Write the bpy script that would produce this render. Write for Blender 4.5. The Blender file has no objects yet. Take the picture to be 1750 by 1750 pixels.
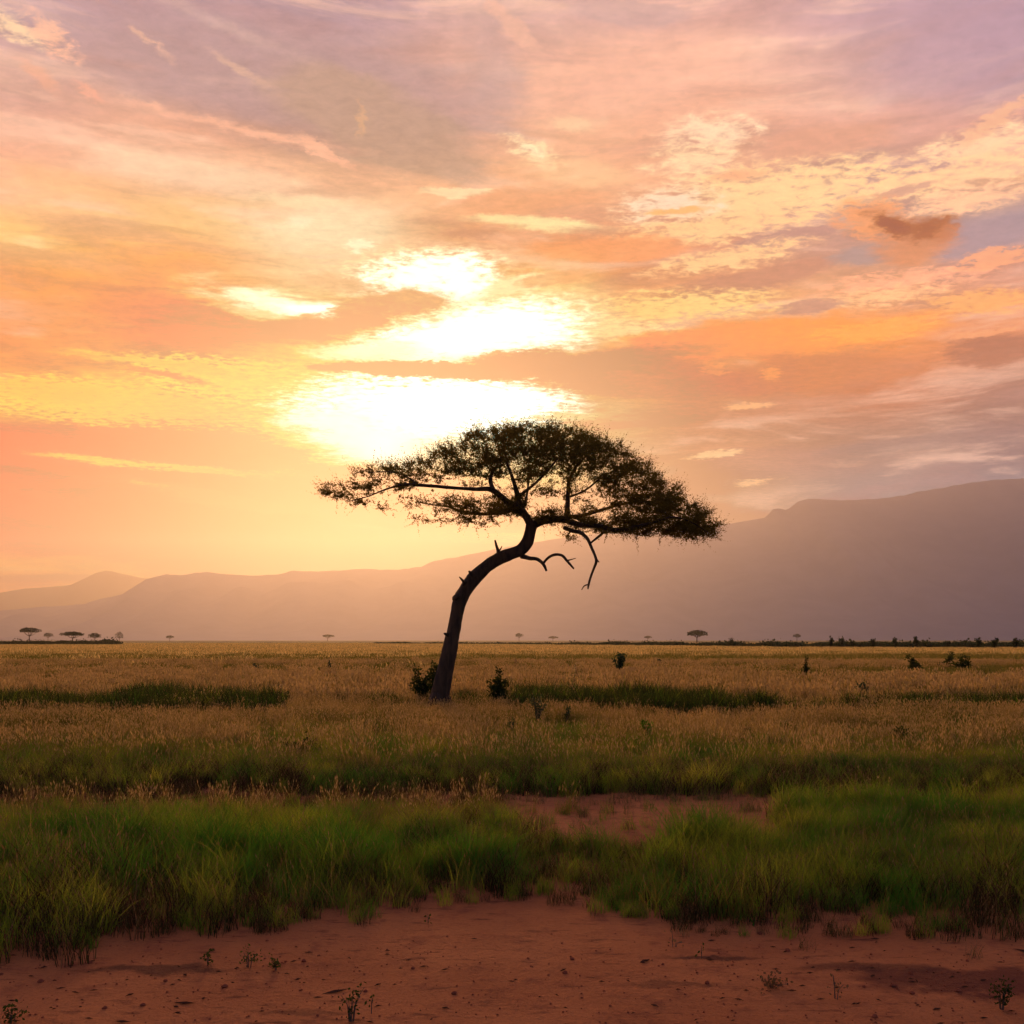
import bpy, math, random
import numpy as np
from mathutils import Vector, Matrix, noise as mnoise
random.seed(7); rng = np.random.default_rng(7)
R = math.radians
F, HOR, CAMH = 1750.0, 1094.0, 1.6          # focal length and horizon measured on the 1750 px photograph
sc = bpy.context.scene

# ------------------------------------------------------------------ camera
cd = bpy.data.cameras.new('camera'); cam = bpy.data.objects.new('camera', cd)
sc.collection.objects.link(cam); sc.camera = cam
cam.location = (0, 0, CAMH); cam.rotation_euler = (R(90), 0, 0)
cd.sensor_width = 36; cd.lens = 36 * F / 1750; cd.shift_y = (HOR - 875) / 1750
cd.clip_start = 0.05; cd.clip_end = 60000

# ------------------------------------------------------------------ sky
SUN_PX, SUN_PY = 655, 715
sun_az = math.atan((SUN_PX - 875) / F)
sun_el = math.atan((HOR - SUN_PY) / F * math.cos(sun_az))
SKY_GAIN = 1.0
sdir = Vector((math.sin(sun_az) * math.cos(sun_el), math.cos(sun_az) * math.cos(sun_el), math.sin(sun_el)))
SUN_E, SUN_C = 2.55, (1.0, 0.49, 0.17)
HAZE_D, HAZE_G, HAZE_C, HAZE_TOP = 0.00010, 0.70, (.90, .86, .95), 1520.0

def lin(c, k=1.0):
    o = []
    for v in c[:3]:
        v = v / 255.0
        o.append(k * (v / 12.92 if v <= 0.04045 else ((v + 0.055) / 1.055) ** 2.4))
    return (o[0], o[1], o[2], 1.0)

def dirang(px, py):                       # picture measurement -> azimuth, elevation (hundredths of a radian)
    a = math.atan((px - 875) / F)
    e = math.atan((HOR - py) / F * math.cos(a))
    return a * 100, e * 100

world = bpy.data.worlds.new('World'); sc.world = world; world.use_nodes = True
nt = world.node_tree; nt.nodes.clear()
def N(tree, t, **kw):
    n = tree.nodes.new(t)
    for k, v in kw.items(): setattr(n, k, v)
    return n
def put(tree, sock, v):
    if isinstance(v, bpy.types.NodeSocket): tree.links.new(v, sock)
    elif v is not None: sock.default_value = v
def M(tree, op, a, b=None, c=None, clamp=False):
    n = N(tree, 'ShaderNodeMath', operation=op, use_clamp=clamp)
    put(tree, n.inputs[0], a); put(tree, n.inputs[1], b); put(tree, n.inputs[2], c)
    return n.outputs[0]
def V(tree, op, a, b=None, c=None):
    n = N(tree, 'ShaderNodeVectorMath', operation=op)
    put(tree, n.inputs[0], a)
    if op == 'SCALE': put(tree, n.inputs['Scale'], b)
    else: put(tree, n.inputs[1], b); put(tree, n.inputs[2], c)
    return n.outputs['Value'] if op in ('LENGTH', 'DOT_PRODUCT') else n.outputs[0]
def comb(tree, x=0.0, y=0.0, z=0.0):
    n = N(tree, 'ShaderNodeCombineXYZ')
    for s, v in zip(n.inputs, (x, y, z)): put(tree, s, v)
    return n.outputs[0]
def mixc(tree, f, a, b, mode='MIX'):
    n = N(tree, 'ShaderNodeMix', data_type='RGBA', blend_type=mode)
    put(tree, n.inputs[0], f); put(tree, n.inputs[6], a); put(tree, n.inputs[7], b)
    return n.outputs[2]
def smap(tree, v, a, b, c=0.0, d=1.0, mode='SMOOTHSTEP'):
    n = N(tree, 'ShaderNodeMapRange', interpolation_type=mode)
    put(tree, n.inputs[0], v)
    for i, q in enumerate((a, b, c, d)): put(tree, n.inputs[i + 1], q)
    return n.outputs[0]
def noise(tree, vec, scale, detail=4, rough=0.55, dist=0.0, out=0):
    n = N(tree, 'ShaderNodeTexNoise')
    put(tree, n.inputs['Vector'], vec); n.inputs['Scale'].default_value = scale
    n.inputs['Detail'].default_value = detail; n.inputs['Roughness'].default_value = rough
    n.inputs['Distortion'].default_value = dist
    return n.outputs[out]

tc = N(nt, 'ShaderNodeTexCoord'); sep = N(nt, 'ShaderNodeSeparateXYZ')
nt.links.new(tc.outputs['Generated'], sep.inputs[0])
dx, dy, dz = sep.outputs
azr = M(nt, 'ARCTAN2', dx, dy); elr = M(nt, 'ARCSINE', dz)
P0 = comb(nt, M(nt, 'MULTIPLY', azr, 100.0), M(nt, 'MULTIPLY', elr, 100.0))
zz = M(nt, 'MAXIMUM', M(nt, 'ADD', dz, 0.05), 0.02)
Q = comb(nt, M(nt, 'DIVIDE', dx, zz), M(nt, 'DIVIDE', dy, zz))      # the cloud deck seen in perspective
wob = V(nt, 'SUBTRACT', noise(nt, Q, 1.1, 5, 0.6, 0, 1), (0.5, 0.5, 0.5))
wob2 = V(nt, 'SUBTRACT', noise(nt, Q, 6.0, 5, 0.65, 0, 1), (0.5, 0.5, 0.5))
P1 = V(nt, 'ADD', P0, V(nt, 'MULTIPLY', wob, (5.0, 1.7, 0)))
P = V(nt, 'ADD', P1, V(nt, 'MULTIPLY', wob2, (4.6, 1.5, 0)))
wob3 = V(nt, 'SUBTRACT', noise(nt, Q, 38.0, 4, 0.65, 0, 1), (0.5, 0.5, 0.5))
P = V(nt, 'ADD', P, V(nt, 'MULTIPLY', wob3, (2.8, 0.8, 0)))
nBill = noise(nt, Q, 3.0, 7, 0.6)
nFine = noise(nt, V(nt, 'MULTIPLY', Q, (1.0, 1.25, 1)), 27.0, 5, 0.68, 0.3)
rotm = N(nt, 'ShaderNodeMapping'); put(nt, rotm.inputs[0], P0)
rotm.inputs['Rotation'].default_value = (0, 0, R(14)); rotm.inputs['Scale'].default_value = (0.035, 0.22, 1)
nCirr = noise(nt, rotm.outputs[0], 1.5, 7, 0.6, 0.6)
rotf = N(nt, 'ShaderNodeMapping'); put(nt, rotf.inputs[0], P0)
rotf.inputs['Scale'].default_value = (0.05, 0.32, 1)
nStr = noise(nt, rotf.outputs[0], 1.6, 8, 0.62, 0.4)

cols = [
 (0, [(-300,(150,120,135)),(0,(196,160,165)),(150,(218,168,152)),(235,(246,180,150)),(310,(252,190,148)),(400,(253,198,128)),(470,(251,172,112)),(560,(241,158,112)),(640,(250,170,92)),(690,(253,190,98)),(760,(255,140,25)),(830,(254,136,34)),(900,(250,138,56)),(960,(253,184,122)),(1030,(252,176,128)),(1094,(240,170,125))]),
 (300,[(-300,(150,120,135)),(0,(192,155,160)),(130,(204,162,152)),(225,(232,172,145)),(290,(252,198,165)),(370,(252,200,145)),(450,(252,175,118)),(540,(244,158,98)),(600,(250,178,98)),(680,(254,206,120)),(745,(255,148,32)),(830,(254,142,44)),(890,(252,140,52)),(940,(253,194,120)),(1000,(253,205,140)),(1094,(240,180,135))]),
 (550,[(-300,(150,120,135)),(0,(187,152,160)),(150,(200,160,150)),(250,(214,164,140)),(310,(252,196,160)),(400,(253,218,180)),(460,(253,212,170)),(540,(245,172,120)),(610,(254,215,150)),(680,(255,235,170)),(760,(255,222,140)),(830,(254,200,125)),(890,(252,186,110)),(945,(254,220,155)),(1000,(254,214,150)),(1094,(240,185,140))]),
 (875,[(-300,(160,130,140)),(0,(222,176,166)),(130,(236,180,158)),(250,(244,184,150)),(330,(246,182,142)),(400,(236,166,128)),(470,(242,165,115)),(560,(254,225,180)),(640,(226,160,115)),(720,(254,225,175)),(850,(254,215,150)),(960,(254,224,165)),(1094,(238,190,145))]),
 (1200,[(-300,(165,130,138)),(0,(222,172,160)),(100,(246,188,164)),(200,(244,180,150)),(300,(243,178,142)),(420,(226,155,125)),(520,(236,168,122)),(590,(238,158,105)),(650,(216,148,112)),(740,(220,160,130)),(850,(222,170,140)),(920,(215,165,138)),(1094,(190,150,130))]),
 (1500,[(-300,(150,122,135)),(0,(200,160,165)),(100,(218,172,162)),(200,(230,172,152)),(290,(206,155,138)),(400,(196,150,135)),(500,(232,165,120)),(590,(240,152,92)),(660,(206,132,98)),(740,(186,138,118)),(830,(176,144,136)),(900,(150,130,130)),(1094,(130,120,122))]),
 (1750,[(-300,(140,118,135)),(0,(184,150,164)),(130,(192,155,160)),(210,(226,165,145)),(290,(236,176,135)),(380,(165,142,148)),(450,(215,150,125)),(540,(240,155,105)),(600,(190,122,92)),(680,(172,125,108)),(760,(158,124,118)),(830,(148,126,126)),(900,(128,118,122)),(1094,(115,112,120))]),
]
elw = N(nt, 'ShaderNodeSeparateXYZ'); nt.links.new(P1, elw.inputs[0])
base, prev_az = None, None
for px, stops in cols:
    lo, hi = 0.0, 90.0
    r = N(nt, 'ShaderNodeValToRGB'); r.color_ramp.interpolation = 'EASE'
    st = sorted((dirang(px, py)[1], c) for py, c in stops)
    el = r.color_ramp.elements
    while len(el) > 1: el.remove(el[-1])
    for i, (p, c) in enumerate(st):
        e = el[0] if i == 0 else el.new(p / hi)
        e.position = p / hi; e.color = lin(c)
    put(nt, r.inputs[0], M(nt, 'DIVIDE', elw.outputs[1], hi))
    az = dirang(px, 500)[0]
    if base is None: base = r.outputs[0]
    else: base = mixc(nt, smap(nt, elw.outputs[0], prev_az, az), base, r.outputs[0])
    prev_az = az
# fine wisps over the whole deck
col = mixc(nt, smap(nt, nCirr, 0.50, 0.66, 0, 0.5), base, lin((255, 205, 178)))
col = mixc(nt, smap(nt, nCirr, 0.50, 0.36, 0, 0.3), col, lin((190, 140, 130)))
shade = smap(nt, nStr, 0.30, 0.72, 0.88, 1.10, 'LINEAR')
col = mixc(nt, 1.0, col, shade, 'MULTIPLY')

def stroke(px, py, rx, ry, rot, c, a=1.0, e0=0.05, e1=0.35, k=0.8, tex='b', gain=1.0, warp=True):
    global col
    ax, ey = dirang(px, py)
    m = N(nt, 'ShaderNodeMapping', vector_type='TEXTURE')
    put(nt, m.inputs[0], P if warp else P1)
    ca = math.cos(math.atan((px - 875) / F))
    m.inputs['Location'].default_value = (ax, ey, 0); m.inputs['Rotation'].default_value = (0, 0, R(rot))
    m.inputs['Scale'].default_value = (rx / 17.5 * ca * ca, ry / 17.5 * ca, 1)
    g = N(nt, 'ShaderNodeTexGradient', gradient_type='SPHERICAL'); nt.links.new(m.outputs[0], g.inputs[0])
    k *= 2.3 if gain == 1.0 else 1.5
    n = {'b': nBill, 'f': nFine, 's': nStr, 'c': nCirr}[tex]
    gm = M(nt, 'MINIMUM', M(nt, 'MULTIPLY', g.outputs['Fac'], 2.8), 1.0)
    t = M(nt, 'MULTIPLY_ADD', M(nt, 'MULTIPLY_ADD', n, k, -0.5 * k), gm, g.outputs['Fac'])
    al = smap(nt, t, e0, e1, 0, a)
    col = mixc(nt, al, col, lin(c, gain))

# soft large tones ------------------------------------------------
stroke(520, 150, 480, 110, -4, (188, 152, 152), .75, 0, .5, .5, 'c')
stroke(640, 215, 230, 75, -14, (196, 158, 140), .8, 0, .4, .6, 'c')
stroke(850, 110, 80, 120, 12, (200, 163, 158), .6, 0, .9, .6, 'c')
stroke(1080, 130, 220, 70, 4, (252, 190, 162), .6, 0, .6, .6, 'c')
stroke(1640, 70, 260, 110, 0, (188, 152, 162), .7, 0, .7, .4, 'c')
stroke(1080, 25, 130, 22, -6, (205, 165, 160), .6, 0, .5, .6, 'c')
stroke(20, 42, 85, 30, -8, (255, 214, 172), .95, 0, .9, 1.2, 'f')
stroke(80, 58, 75, 28, -30, (253, 192, 160), .85, 0, .9, 1.2, 'f')
stroke(245, 70, 60, 11, -28, (246, 194, 163), .7, 0, 1, 1.0, 's')
stroke(400, 112, 90, 10, -22, (226, 182, 160), .7, 0, .8, .8, 'b')
stroke(150, 160, 40, 12, -22, (250, 180, 152), .7, 0, .7, .8, 'b')
stroke(380, 45, 220, 14, -12, (216, 178, 168), .6, 0, .8, .8, 'b')
stroke(60, 130, 60, 18, -25, (245, 178, 146), .6, 0, .7, .8, 'b')
stroke(620, 205, 12, 34, -10, (226, 176, 138), .6, 0, .8, .5, 'b')
stroke(430, 225, 260, 14, -4, (253, 190, 160), .8, 0, .6, .9, 'c')
stroke(560, 262, 60, 12, -26, (253, 190, 160), .8, 0, .7, .9, 'b')
stroke(860, 25, 110, 18, -30, (240, 185, 162), .8, 0, .7, .9, 'b')
stroke(330, 300, 280, 34, -3, (254, 212, 178), .75, 0, .7, .8, 's')
stroke(480, 345, 120, 14, 0, (254, 220, 180), .8, 0, .7, .8, 's')
stroke(560, 400, 160, 60, 8, (254, 226, 188), .7, 0, .8, .8, 'b')
stroke(500, 385, 45, 20, 0, (254, 236, 200), .8, 0, .8, .8, 'b')
stroke(60, 412, 70, 12, 0, (254, 218, 160), .7, 0, .8, .8, 's')
stroke(180, 330, 220, 30, -8, (252, 190, 140), .5, 0, .8, .8, 's')
stroke(330, 455, 80, 14, 0, (243, 172, 130), .6, 0, .7, .8, 's')
stroke(150, 540, 260, 40, 2, (241, 160, 110), .7, 0, .7, .8, 's')
stroke(330, 565, 190, 34, 4, (250, 162, 95), .7, 0, .7, .8, 's')
# centre and right upper ------------------------------------------
stroke(910, 262, 75, 24, -18, (255, 220, 175), .9, 0, .9, 1.3, 'f')
stroke(900, 255, 34, 9, -22, (255, 232, 190), .9, 0, .8, 1.3, 'f')
stroke(980, 215, 60, 16, 0, (255, 214, 172), .6, 0, .7, .9, 'b')
stroke(960, 290, 150, 30, -8, (252, 200, 155), .6, 0, .7, .9, 'b')
stroke(780, 330, 70, 10, 2, (254, 224, 180), .8, 0, .6, .8, 's')
stroke(900, 345, 150, 24, 3, (238, 170, 132), .8, 0, .6, .8, 's')
stroke(1210, 225, 118, 34, -4, (255, 216, 178), 1, 0, 0.90, 1.25, 'f')
stroke(1190, 275, 118, 39, 0, (255, 214, 170), 1, 0, 0.95, 1.25, 'f')
stroke(1400, 245, 160, 34, 0, (226, 164, 136), .8, 0, .6, .7, 'b')
stroke(1560, 290, 160, 20, 2, (200, 150, 142), .8, 0, .6, .7, 'b')
stroke(1680, 245, 162, 34, 2, (255, 210, 165), 1, 0, 0.80, 1.25, 'f')
stroke(1700, 205, 90, 20, 20, (246, 185, 145), .8, 0, .6, 1.2, 'f')
stroke(1570, 310, 324, 39, 2, (255, 206, 155), 1, 0, 0.80, 1.25, 'f')
stroke(1300, 335, 324, 57, 2, (255, 210, 155), 1, 0, 0.75, 1.25, 'f')
stroke(1140, 350, 129, 39, 0, (255, 216, 185), 1, 0, 0.90, 1.25, 'f')
stroke(1240, 385, 248, 29, 2, (255, 204, 150), 1, 0, 0.80, 1.25, 'f')
stroke(1150, 358, 70, 8, 2, (248, 180, 105), .8, 0, .6, 1.0, 'f')
stroke(1260, 302, 64, 9, 0, (255, 184, 140), 1, 0, 0.95, 1.25, 'f')
stroke(1540, 326, 75, 9, 6, (212, 155, 135), .8, 0, .6, 1.2, 'f')
stroke(1660, 340, 162, 29, 4, (255, 199, 155), 1, 0, 0.90, 1.25, 'f')
stroke(920, 388, 160, 16, -4, (255, 228, 172), .95, 0, .8, 1.1, 's')
stroke(1050, 425, 170, 24, 0, (248, 165, 118), .85, 0, .5, .8, 's')
stroke(800, 400, 90, 13, 2, (216, 156, 130), .8, 0, .6, .8, 's')
stroke(1340, 402, 110, 13, 2, (196, 145, 132), .9, 0, .4, .9, 's')
stroke(1240, 440, 183, 25, 6, (255, 202, 148), 1, 0, 0.80, 1.25, 'f')
stroke(1270, 480, 190, 22, 8, (206, 145, 120), .9, 0, .4, .8, 's')
stroke(1480, 434, 90, 20, 0, (184, 150, 142), .95, 0, .5, .4, 'b')
stroke(1690, 410, 110, 42, 4, (178, 148, 150), .9, 0, .5, .5, 'b')
stroke(1550, 478, 205, 25, 0, (255, 180, 140), 1, 0, 0.90, 1.25, 'f')
stroke(1500, 505, 162, 23, 0, (255, 194, 140), 1, 0, 0.90, 1.25, 'f')
stroke(1700, 440, 80, 20, 4, (248, 170, 125), .9, 0, .4, 1.2, 'f')
stroke(1690, 510, 130, 26, -4, (252, 180, 110), .8, 0, .5, 1.2, 'f')
stroke(1380, 518, 80, 14, 0, (206, 150, 128), .9, 0, .5, .8, 'b')
stroke(1170, 520, 216, 34, 0, (255, 208, 140), 1, 0, 0.80, 1.25, 'f')
stroke(1050, 560, 140, 29, 0, (255, 216, 160), 1, 0, 0.95, 1.25, 'f')
stroke(1330, 575, 330, 42, 0, (253, 160, 84), .95, 0, .4, .8, 'b')
stroke(1500, 560, 160, 24, 2, (255, 175, 95), .7, 0, .6, 1.0, 'f')
stroke(1360, 640, 380, 46, 0, (215, 138, 96), .8, 0, .7, .7, 'b')
stroke(1720, 590, 110, 36, 0, (184, 120, 92), .9, 0, .5, .9, 'b')
stroke(1690, 565, 60, 10, 0, (244, 165, 115), .8, 0, .6, 1.0, 'f')
stroke(1310, 640, 30, 16, 0, (250, 165, 105), .7, 0, .8, 1.0, 'f')
stroke(1215, 630, 34, 16, -20, (246, 165, 112), .6, 0, .8, 1.0, 'f')
stroke(1320, 700, 260, 30, 2, (208, 145, 118), .6, 0, .8, .7, 's')
stroke(1270, 697, 55, 7, 0, (250, 186, 138), .85, 0, .7, .8, 's')
stroke(1220, 775, 60, 8, 3, (254, 206, 160), .85, 0, .7, .8, 's')
stroke(1285, 826, 60, 8, 1, (253, 200, 156), .85, 0, .7, .8, 's')
stroke(1440, 790, 80, 8, 4, (206, 160, 140), .7, 0, .7, .8, 's')
stroke(1560, 760, 220, 24, 4, (168, 134, 124), .6, 0, .8, .7, 's')
# dark puff on the right
stroke(1490, 375, 95, 42, -8, (240, 160, 108), .9, 0, .6, .9, 'f')
stroke(1560, 415, 110, 40, -4, (222, 145, 100), .85, 0, .7, .8, 'b')
stroke(1525, 385, 66, 26, -24, (168, 100, 62), 1, 0, .75, .8, 'f')
stroke(1588, 392, 74, 28, 6, (176, 106, 66), 1, 0, .75, .8, 'f')
stroke(1620, 400, 40, 20, 0, (205, 130, 90), .8, 0, .7, .8, 'f')
# lower left bands -------------------------------------------------
stroke(250, 690, 420, 46, 0, (255, 212, 124), .85, 0, .45, 1.5, 'f')
stroke(420, 650, 240, 44, -4, (255, 224, 140), .85, 0, .5, 1.5, 'f')
stroke(60, 665, 160, 20, 0, (254, 196, 108), .7, 0, .6, 1.3, 'f')
stroke(270, 620, 190, 13, -3, (255, 208, 128), .9, 0, .5, .8, 's')
stroke(290, 641, 110, 10, -4, (253, 172, 88), .9, 0, .5, .8, 's')
stroke(150, 763, 460, 32, 0, (255, 132, 18), .85, 0, .5, .5, 's')
stroke(330, 798, 340, 11, -2, (255, 222, 140), .9, 0, .6, .5, 's')
stroke(90, 848, 130, 10, -8, (255, 185, 98), .7, 0, .7, .5, 's')
stroke(360, 850, 210, 15, -9, (255, 212, 128), .8, 0, .6, .6, 's')
stroke(160, 880, 380, 40, -2, (250, 128, 40), .8, 0, .6, .6, 's')
stroke(420, 895, 200, 24, -4, (252, 148, 58), .6, 0, .7, .6, 's')
stroke(420, 945, 260, 14, 3, (254, 210, 140), .7, 0, .7, .6, 's')
# the blazing gap round the hidden sun ------------------------------
stroke(640, 700, 330, 150, 0, (255, 226, 150), .75, 0, .9, .5, 'b')
stroke(800, 560, 320, 120, 12, (255, 226, 160), .75, 0, .8, .6, 'b')
stroke(480, 512, 215, 40, -5, (255, 232, 178), .9, 0, .8, 1.2, 's')
stroke(480, 512, 185, 22, -6, (255, 246, 210), 1, 0, 0.80, 1.6, 's', 1.2)
stroke(550, 530, 100, 17, -8, (255, 250, 225), 1, 0, 0.80, 1.4, 's', 1.5)
stroke(620, 425, 40, 12, 4, (255, 242, 205), .95, 0, .7, .9, 'f')
stroke(720, 470, 200, 52, 6, (255, 232, 185), .9, 0, .8, 1.0, 'f')
stroke(720, 470, 150, 36, 6, (255, 250, 225), 1, 0, 0.80, 1.6, 'f', 1.4)
stroke(785, 482, 86, 48, 0, (255, 250, 225), .95, 0, 0.90, 0.9, 'f', 1.5)
stroke(880, 488, 100, 16, 10, (255, 236, 185), .95, 0, .6, 1.2, 's')
stroke(950, 476, 90, 13, 8, (244, 178, 130), .8, 0, .6, .8, 's')
stroke(790, 570, 300, 76, 9, (255, 232, 175), .9, 0, .8, 1.2, 'f')
stroke(800, 570, 255, 62, 9, (255, 250, 228), 1, 0, 0.75, 0.9, 'f', 1.6)
stroke(880, 560, 160, 50, -6, (255, 248, 220), 1, 0, 0.80, 0.9, 'f', 1.6)
stroke(640, 592, 150, 24, 4, (255, 246, 205), .95, 0, 0.80, 1.4, 's', 1.3)
stroke(650, 520, 130, 27, 12, (238, 182, 140), .95, 0, .35, .9, 's')
stroke(560, 545, 120, 20, 6, (243, 180, 132), .85, 0, .5, .9, 's')
stroke(590, 486, 90, 13, -6, (246, 196, 156), .85, 0, .5, .8, 's')
stroke(690, 705, 380, 130, 0, (255, 228, 160), .9, 0, 1.0, .9, 'f')
stroke(725, 700, 285, 88, 0, (255, 252, 238), 1, 0, 0.80, 1.5, 'f', 1.7)
stroke(590, 722, 165, 86, 0, (255, 250, 226), .95, 0, 1.00, .8, 'b', 1.3)
stroke(860, 688, 165, 42, -4, (255, 250, 228), 1, 0, 0.65, 0.9, 'f', 1.7)
stroke(660, 765, 170, 62, 0, (255, 250, 228), 1, 0, 1.00, .4, 'b', 1.4)
stroke(820, 790, 190, 70, 0, (255, 236, 190), .85, 0, 1.00, .5, 'b', 1.1)
stroke(770, 633, 270, 17, 0, (240, 176, 124), .98, 0, .35, .9, 's')
stroke(850, 612, 60, 14, 0, (236, 172, 126), .85, 0, .5, 1.2, 'f')
stroke(920, 618, 90, 24, 0, (222, 156, 116), .95, 0, .4, .9, 'f')
stroke(1060, 618, 200, 26, 6, (210, 150, 118), .95, 0, .5, .7, 's')
stroke(1060, 660, 130, 28, -6, (226, 162, 126), .85, 0, .6, .8, 'b')
stroke(960, 715, 70, 10, 4, (254, 222, 170), .9, 0, .6, .8, 's')
stroke(640, 905, 60, 8, -3, (255, 240, 195), .9, 0, .6, .6, 's')
stroke(800, 915, 200, 20, 0, (255, 240, 195), .85, 0, .7, .5, 's')

rip = smap(nt, nFine, 0.30, 0.70, 0.91, 1.07, 'LINEAR')
col = mixc(nt, 1.0, col, rip, 'MULTIPLY')
gam = N(nt, 'ShaderNodeGamma'); put(nt, gam.inputs[0], col); gam.inputs[1].default_value = 1.06; col = gam.outputs[0]
# the clouds stand behind kilometres of glowing evening air: what the air adds is not in the clouds themselves
cosT = V(nt, 'DOT_PRODUCT', tc.outputs['Generated'], tuple(sdir))
hg = M(nt, 'DIVIDE', (1 - HAZE_G ** 2) / (4 * math.pi), M(nt, 'POWER', M(nt, 'MAXIMUM', M(nt, 'SUBTRACT', 1 + HAZE_G ** 2, M(nt, 'MULTIPLY', cosT, 2 * HAZE_G)), .001), 1.5))
path = M(nt, 'MINIMUM', 15500.0, M(nt, 'DIVIDE', HAZE_TOP, M(nt, 'MAXIMUM', dz, .001)))
Tr = M(nt, 'EXPONENT', M(nt, 'MULTIPLY', path, -HAZE_D))
add = M(nt, 'MULTIPLY', M(nt, 'MULTIPLY', hg, M(nt, 'SUBTRACT', 1.0, Tr)), 0.72 * SUN_E)
air = V(nt, 'SCALE', (.86, .43, .27), add)
left_ = V(nt, 'MAXIMUM', V(nt, 'SUBTRACT', col, air), V(nt, 'SCALE', col, 0.06))
col = V(nt, 'SCALE', left_, M(nt, 'DIVIDE', 1.0, M(nt, 'MAXIMUM', Tr, .3)))
# behind and overhead the clouds thin out to the plain sky
nish = N(nt, 'ShaderNodeTexSky', sky_type='NISHITA', sun_disc=False)
nish.sun_elevation = sun_el; nish.sun_rotation = sun_az; nish.dust_density = 3.0
nsk = mixc(nt, 1.0, V(nt, 'SCALE', nish.outputs[0], 0.13), (.80, .85, 1.12, 1), 'MULTIPLY')
absaz = M(nt, 'ABSOLUTE', azr)
away = M(nt, 'MAXIMUM', smap(nt, absaz, 0.55, 1.5, 0, 0.85), smap(nt, elr, 0.62, 1.2, 0, 0.85))
col = mixc(nt, away, col, nsk)
bg = N(nt, 'ShaderNodeBackground'); put(nt, bg.inputs[0], col); bg.inputs[1].default_value = SKY_GAIN
wo = N(nt, 'ShaderNodeOutputWorld'); nt.links.new(bg.outputs[0], wo.inputs[0])
world.cycles.sampling_method = 'MANUAL'; world.cycles.sample_map_resolution = 1024

# ------------------------------------------------------------------ sun, exposure
sd = bpy.data.lights.new('sun', 'SUN'); sun = bpy.data.objects.new('sun', sd); sc.collection.objects.link(sun)
sd.energy = SUN_E; sd.angle = R(6); sd.color = SUN_C
sun.rotation_euler = (-sdir).to_track_quat('-Z', 'Y').to_euler()
sc.view_settings.view_transform = 'Standard'; sc.view_settings.look = 'None'
sc.view_settings.exposure = 0.0; sc.view_settings.gamma = 1.0
cy = sc.cycles
cy.use_denoising = True; cy.use_adaptive_sampling = True; cy.adaptive_threshold = 0.03; cy.adaptive_min_samples = 20; cy.max_bounces = 6; cy.diffuse_bounces = 3; cy.transmission_bounces = 4
cy.volume_bounces = 0; cy.transparent_max_bounces = 4; cy.caustics_reflective = False; cy.caustics_refractive = False

# ------------------------------------------------------------------ helpers
def at(px, py, Y):                       # a measured direction at a known distance -> point
    return Vector(((px - 875) * Y / F, Y, CAMH + (HOR - py) * Y / F))
def gdist(py): return CAMH * F / (py - HOR)
def gpt(px, py):
    Y = gdist(py); return Vector(((px - 875) * Y / F, Y, 0))
def link(o, parent=None):
    sc.collection.objects.link(o)
    if parent is not None: o.parent = parent
    return o
def tag(o, label=None, cat=None, group=None, kind=None):
    for k, v in (('label', label), ('category', cat), ('group', group), ('kind', kind)):
        if v: o[k] = v
    return o
def empty(name, loc, label, cat, group=None):
    o = link(bpy.data.objects.new(name, None)); o.location = loc; o.empty_display_size = 0.3
    return tag(o, label, cat, group)
class MB:
    def __init__(s): s.v = []; s.f = []; s.n = 0
    def add(s, v, f):
        v = np.asarray(v, dtype=float).reshape(-1, 3)
        s.v.append(v); s.f += [tuple(i + s.n for i in q) for q in f]; s.n += len(v)
    def tube(s, pts, rad, sides=6, cap=True, wob=0.0):
        pts = [Vector(p) for p in pts]; n = len(pts)
        v = []; up = Vector((0.12, 1, 0.07)).normalized()
        for i, p in enumerate(pts):
            t = (pts[min(i + 1, n - 1)] - pts[max(i - 1, 0)])
            if t.length < 1e-9: t = Vector((0, 0, 1))
            t.normalize(); a = up - t * up.dot(t)
            if a.length < 1e-3: a = Vector((1, 0, 0)) - t * t.x
            a.normalize(); b = t.cross(a)
            for k in range(sides):
                th = 2 * math.pi * k / sides
                d = a * math.cos(th) + b * math.sin(th)
                r = rad[i]
                if wob:
                    q = p * 2.2 + d * 0.9
                    r *= 1 + wob * (mnoise.noise(q) * 1.3 + 0.6 * mnoise.noise(q * 3.1)) + wob * .6 * math.sin(th * 4 + p.z * 1.2)
                v.append(p + d * r)
        f = []
        for i in range(n - 1):
            for k in range(sides):
                k2 = (k + 1) % sides
                f.append((i * sides + k, i * sides + k2, (i + 1) * sides + k2, (i + 1) * sides + k))
        if cap:
            f.append(tuple(range(sides - 1, -1, -1))); f.append(tuple((n - 1) * sides + k for k in range(sides)))
        s.add([tuple(q) for q in v], f)
    def build(s, name, mat, parent=None, smooth=False):
        me = bpy.data.meshes.new(name)
        me.from_pydata(np.concatenate(s.v).tolist() if s.v else [], [], s.f); me.materials.append(mat)
        if smooth: me.polygons.foreach_set('use_smooth', [True] * len(me.polygons))
        me.update()
        return link(bpy.data.objects.new(name, me), parent)
def quads_mesh(name, verts, mat, parent=None, k=4):
    verts = np.asarray(verts, dtype=np.float32).reshape(-1, 3); n = len(verts) // k
    me = bpy.data.meshes.new(name); me.vertices.add(len(verts)); me.vertices.foreach_set('co', verts.ravel())
    me.loops.add(n * k); me.loops.foreach_set('vertex_index', np.arange(n * k, dtype=np.int32))
    me.polygons.add(n); me.polygons.foreach_set('loop_start', np.arange(0, n * k, k, dtype=np.int32))
    me.materials.append(mat); me.update(calc_edges=True)
    return link(bpy.data.objects.new(name, me), parent)
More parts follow.
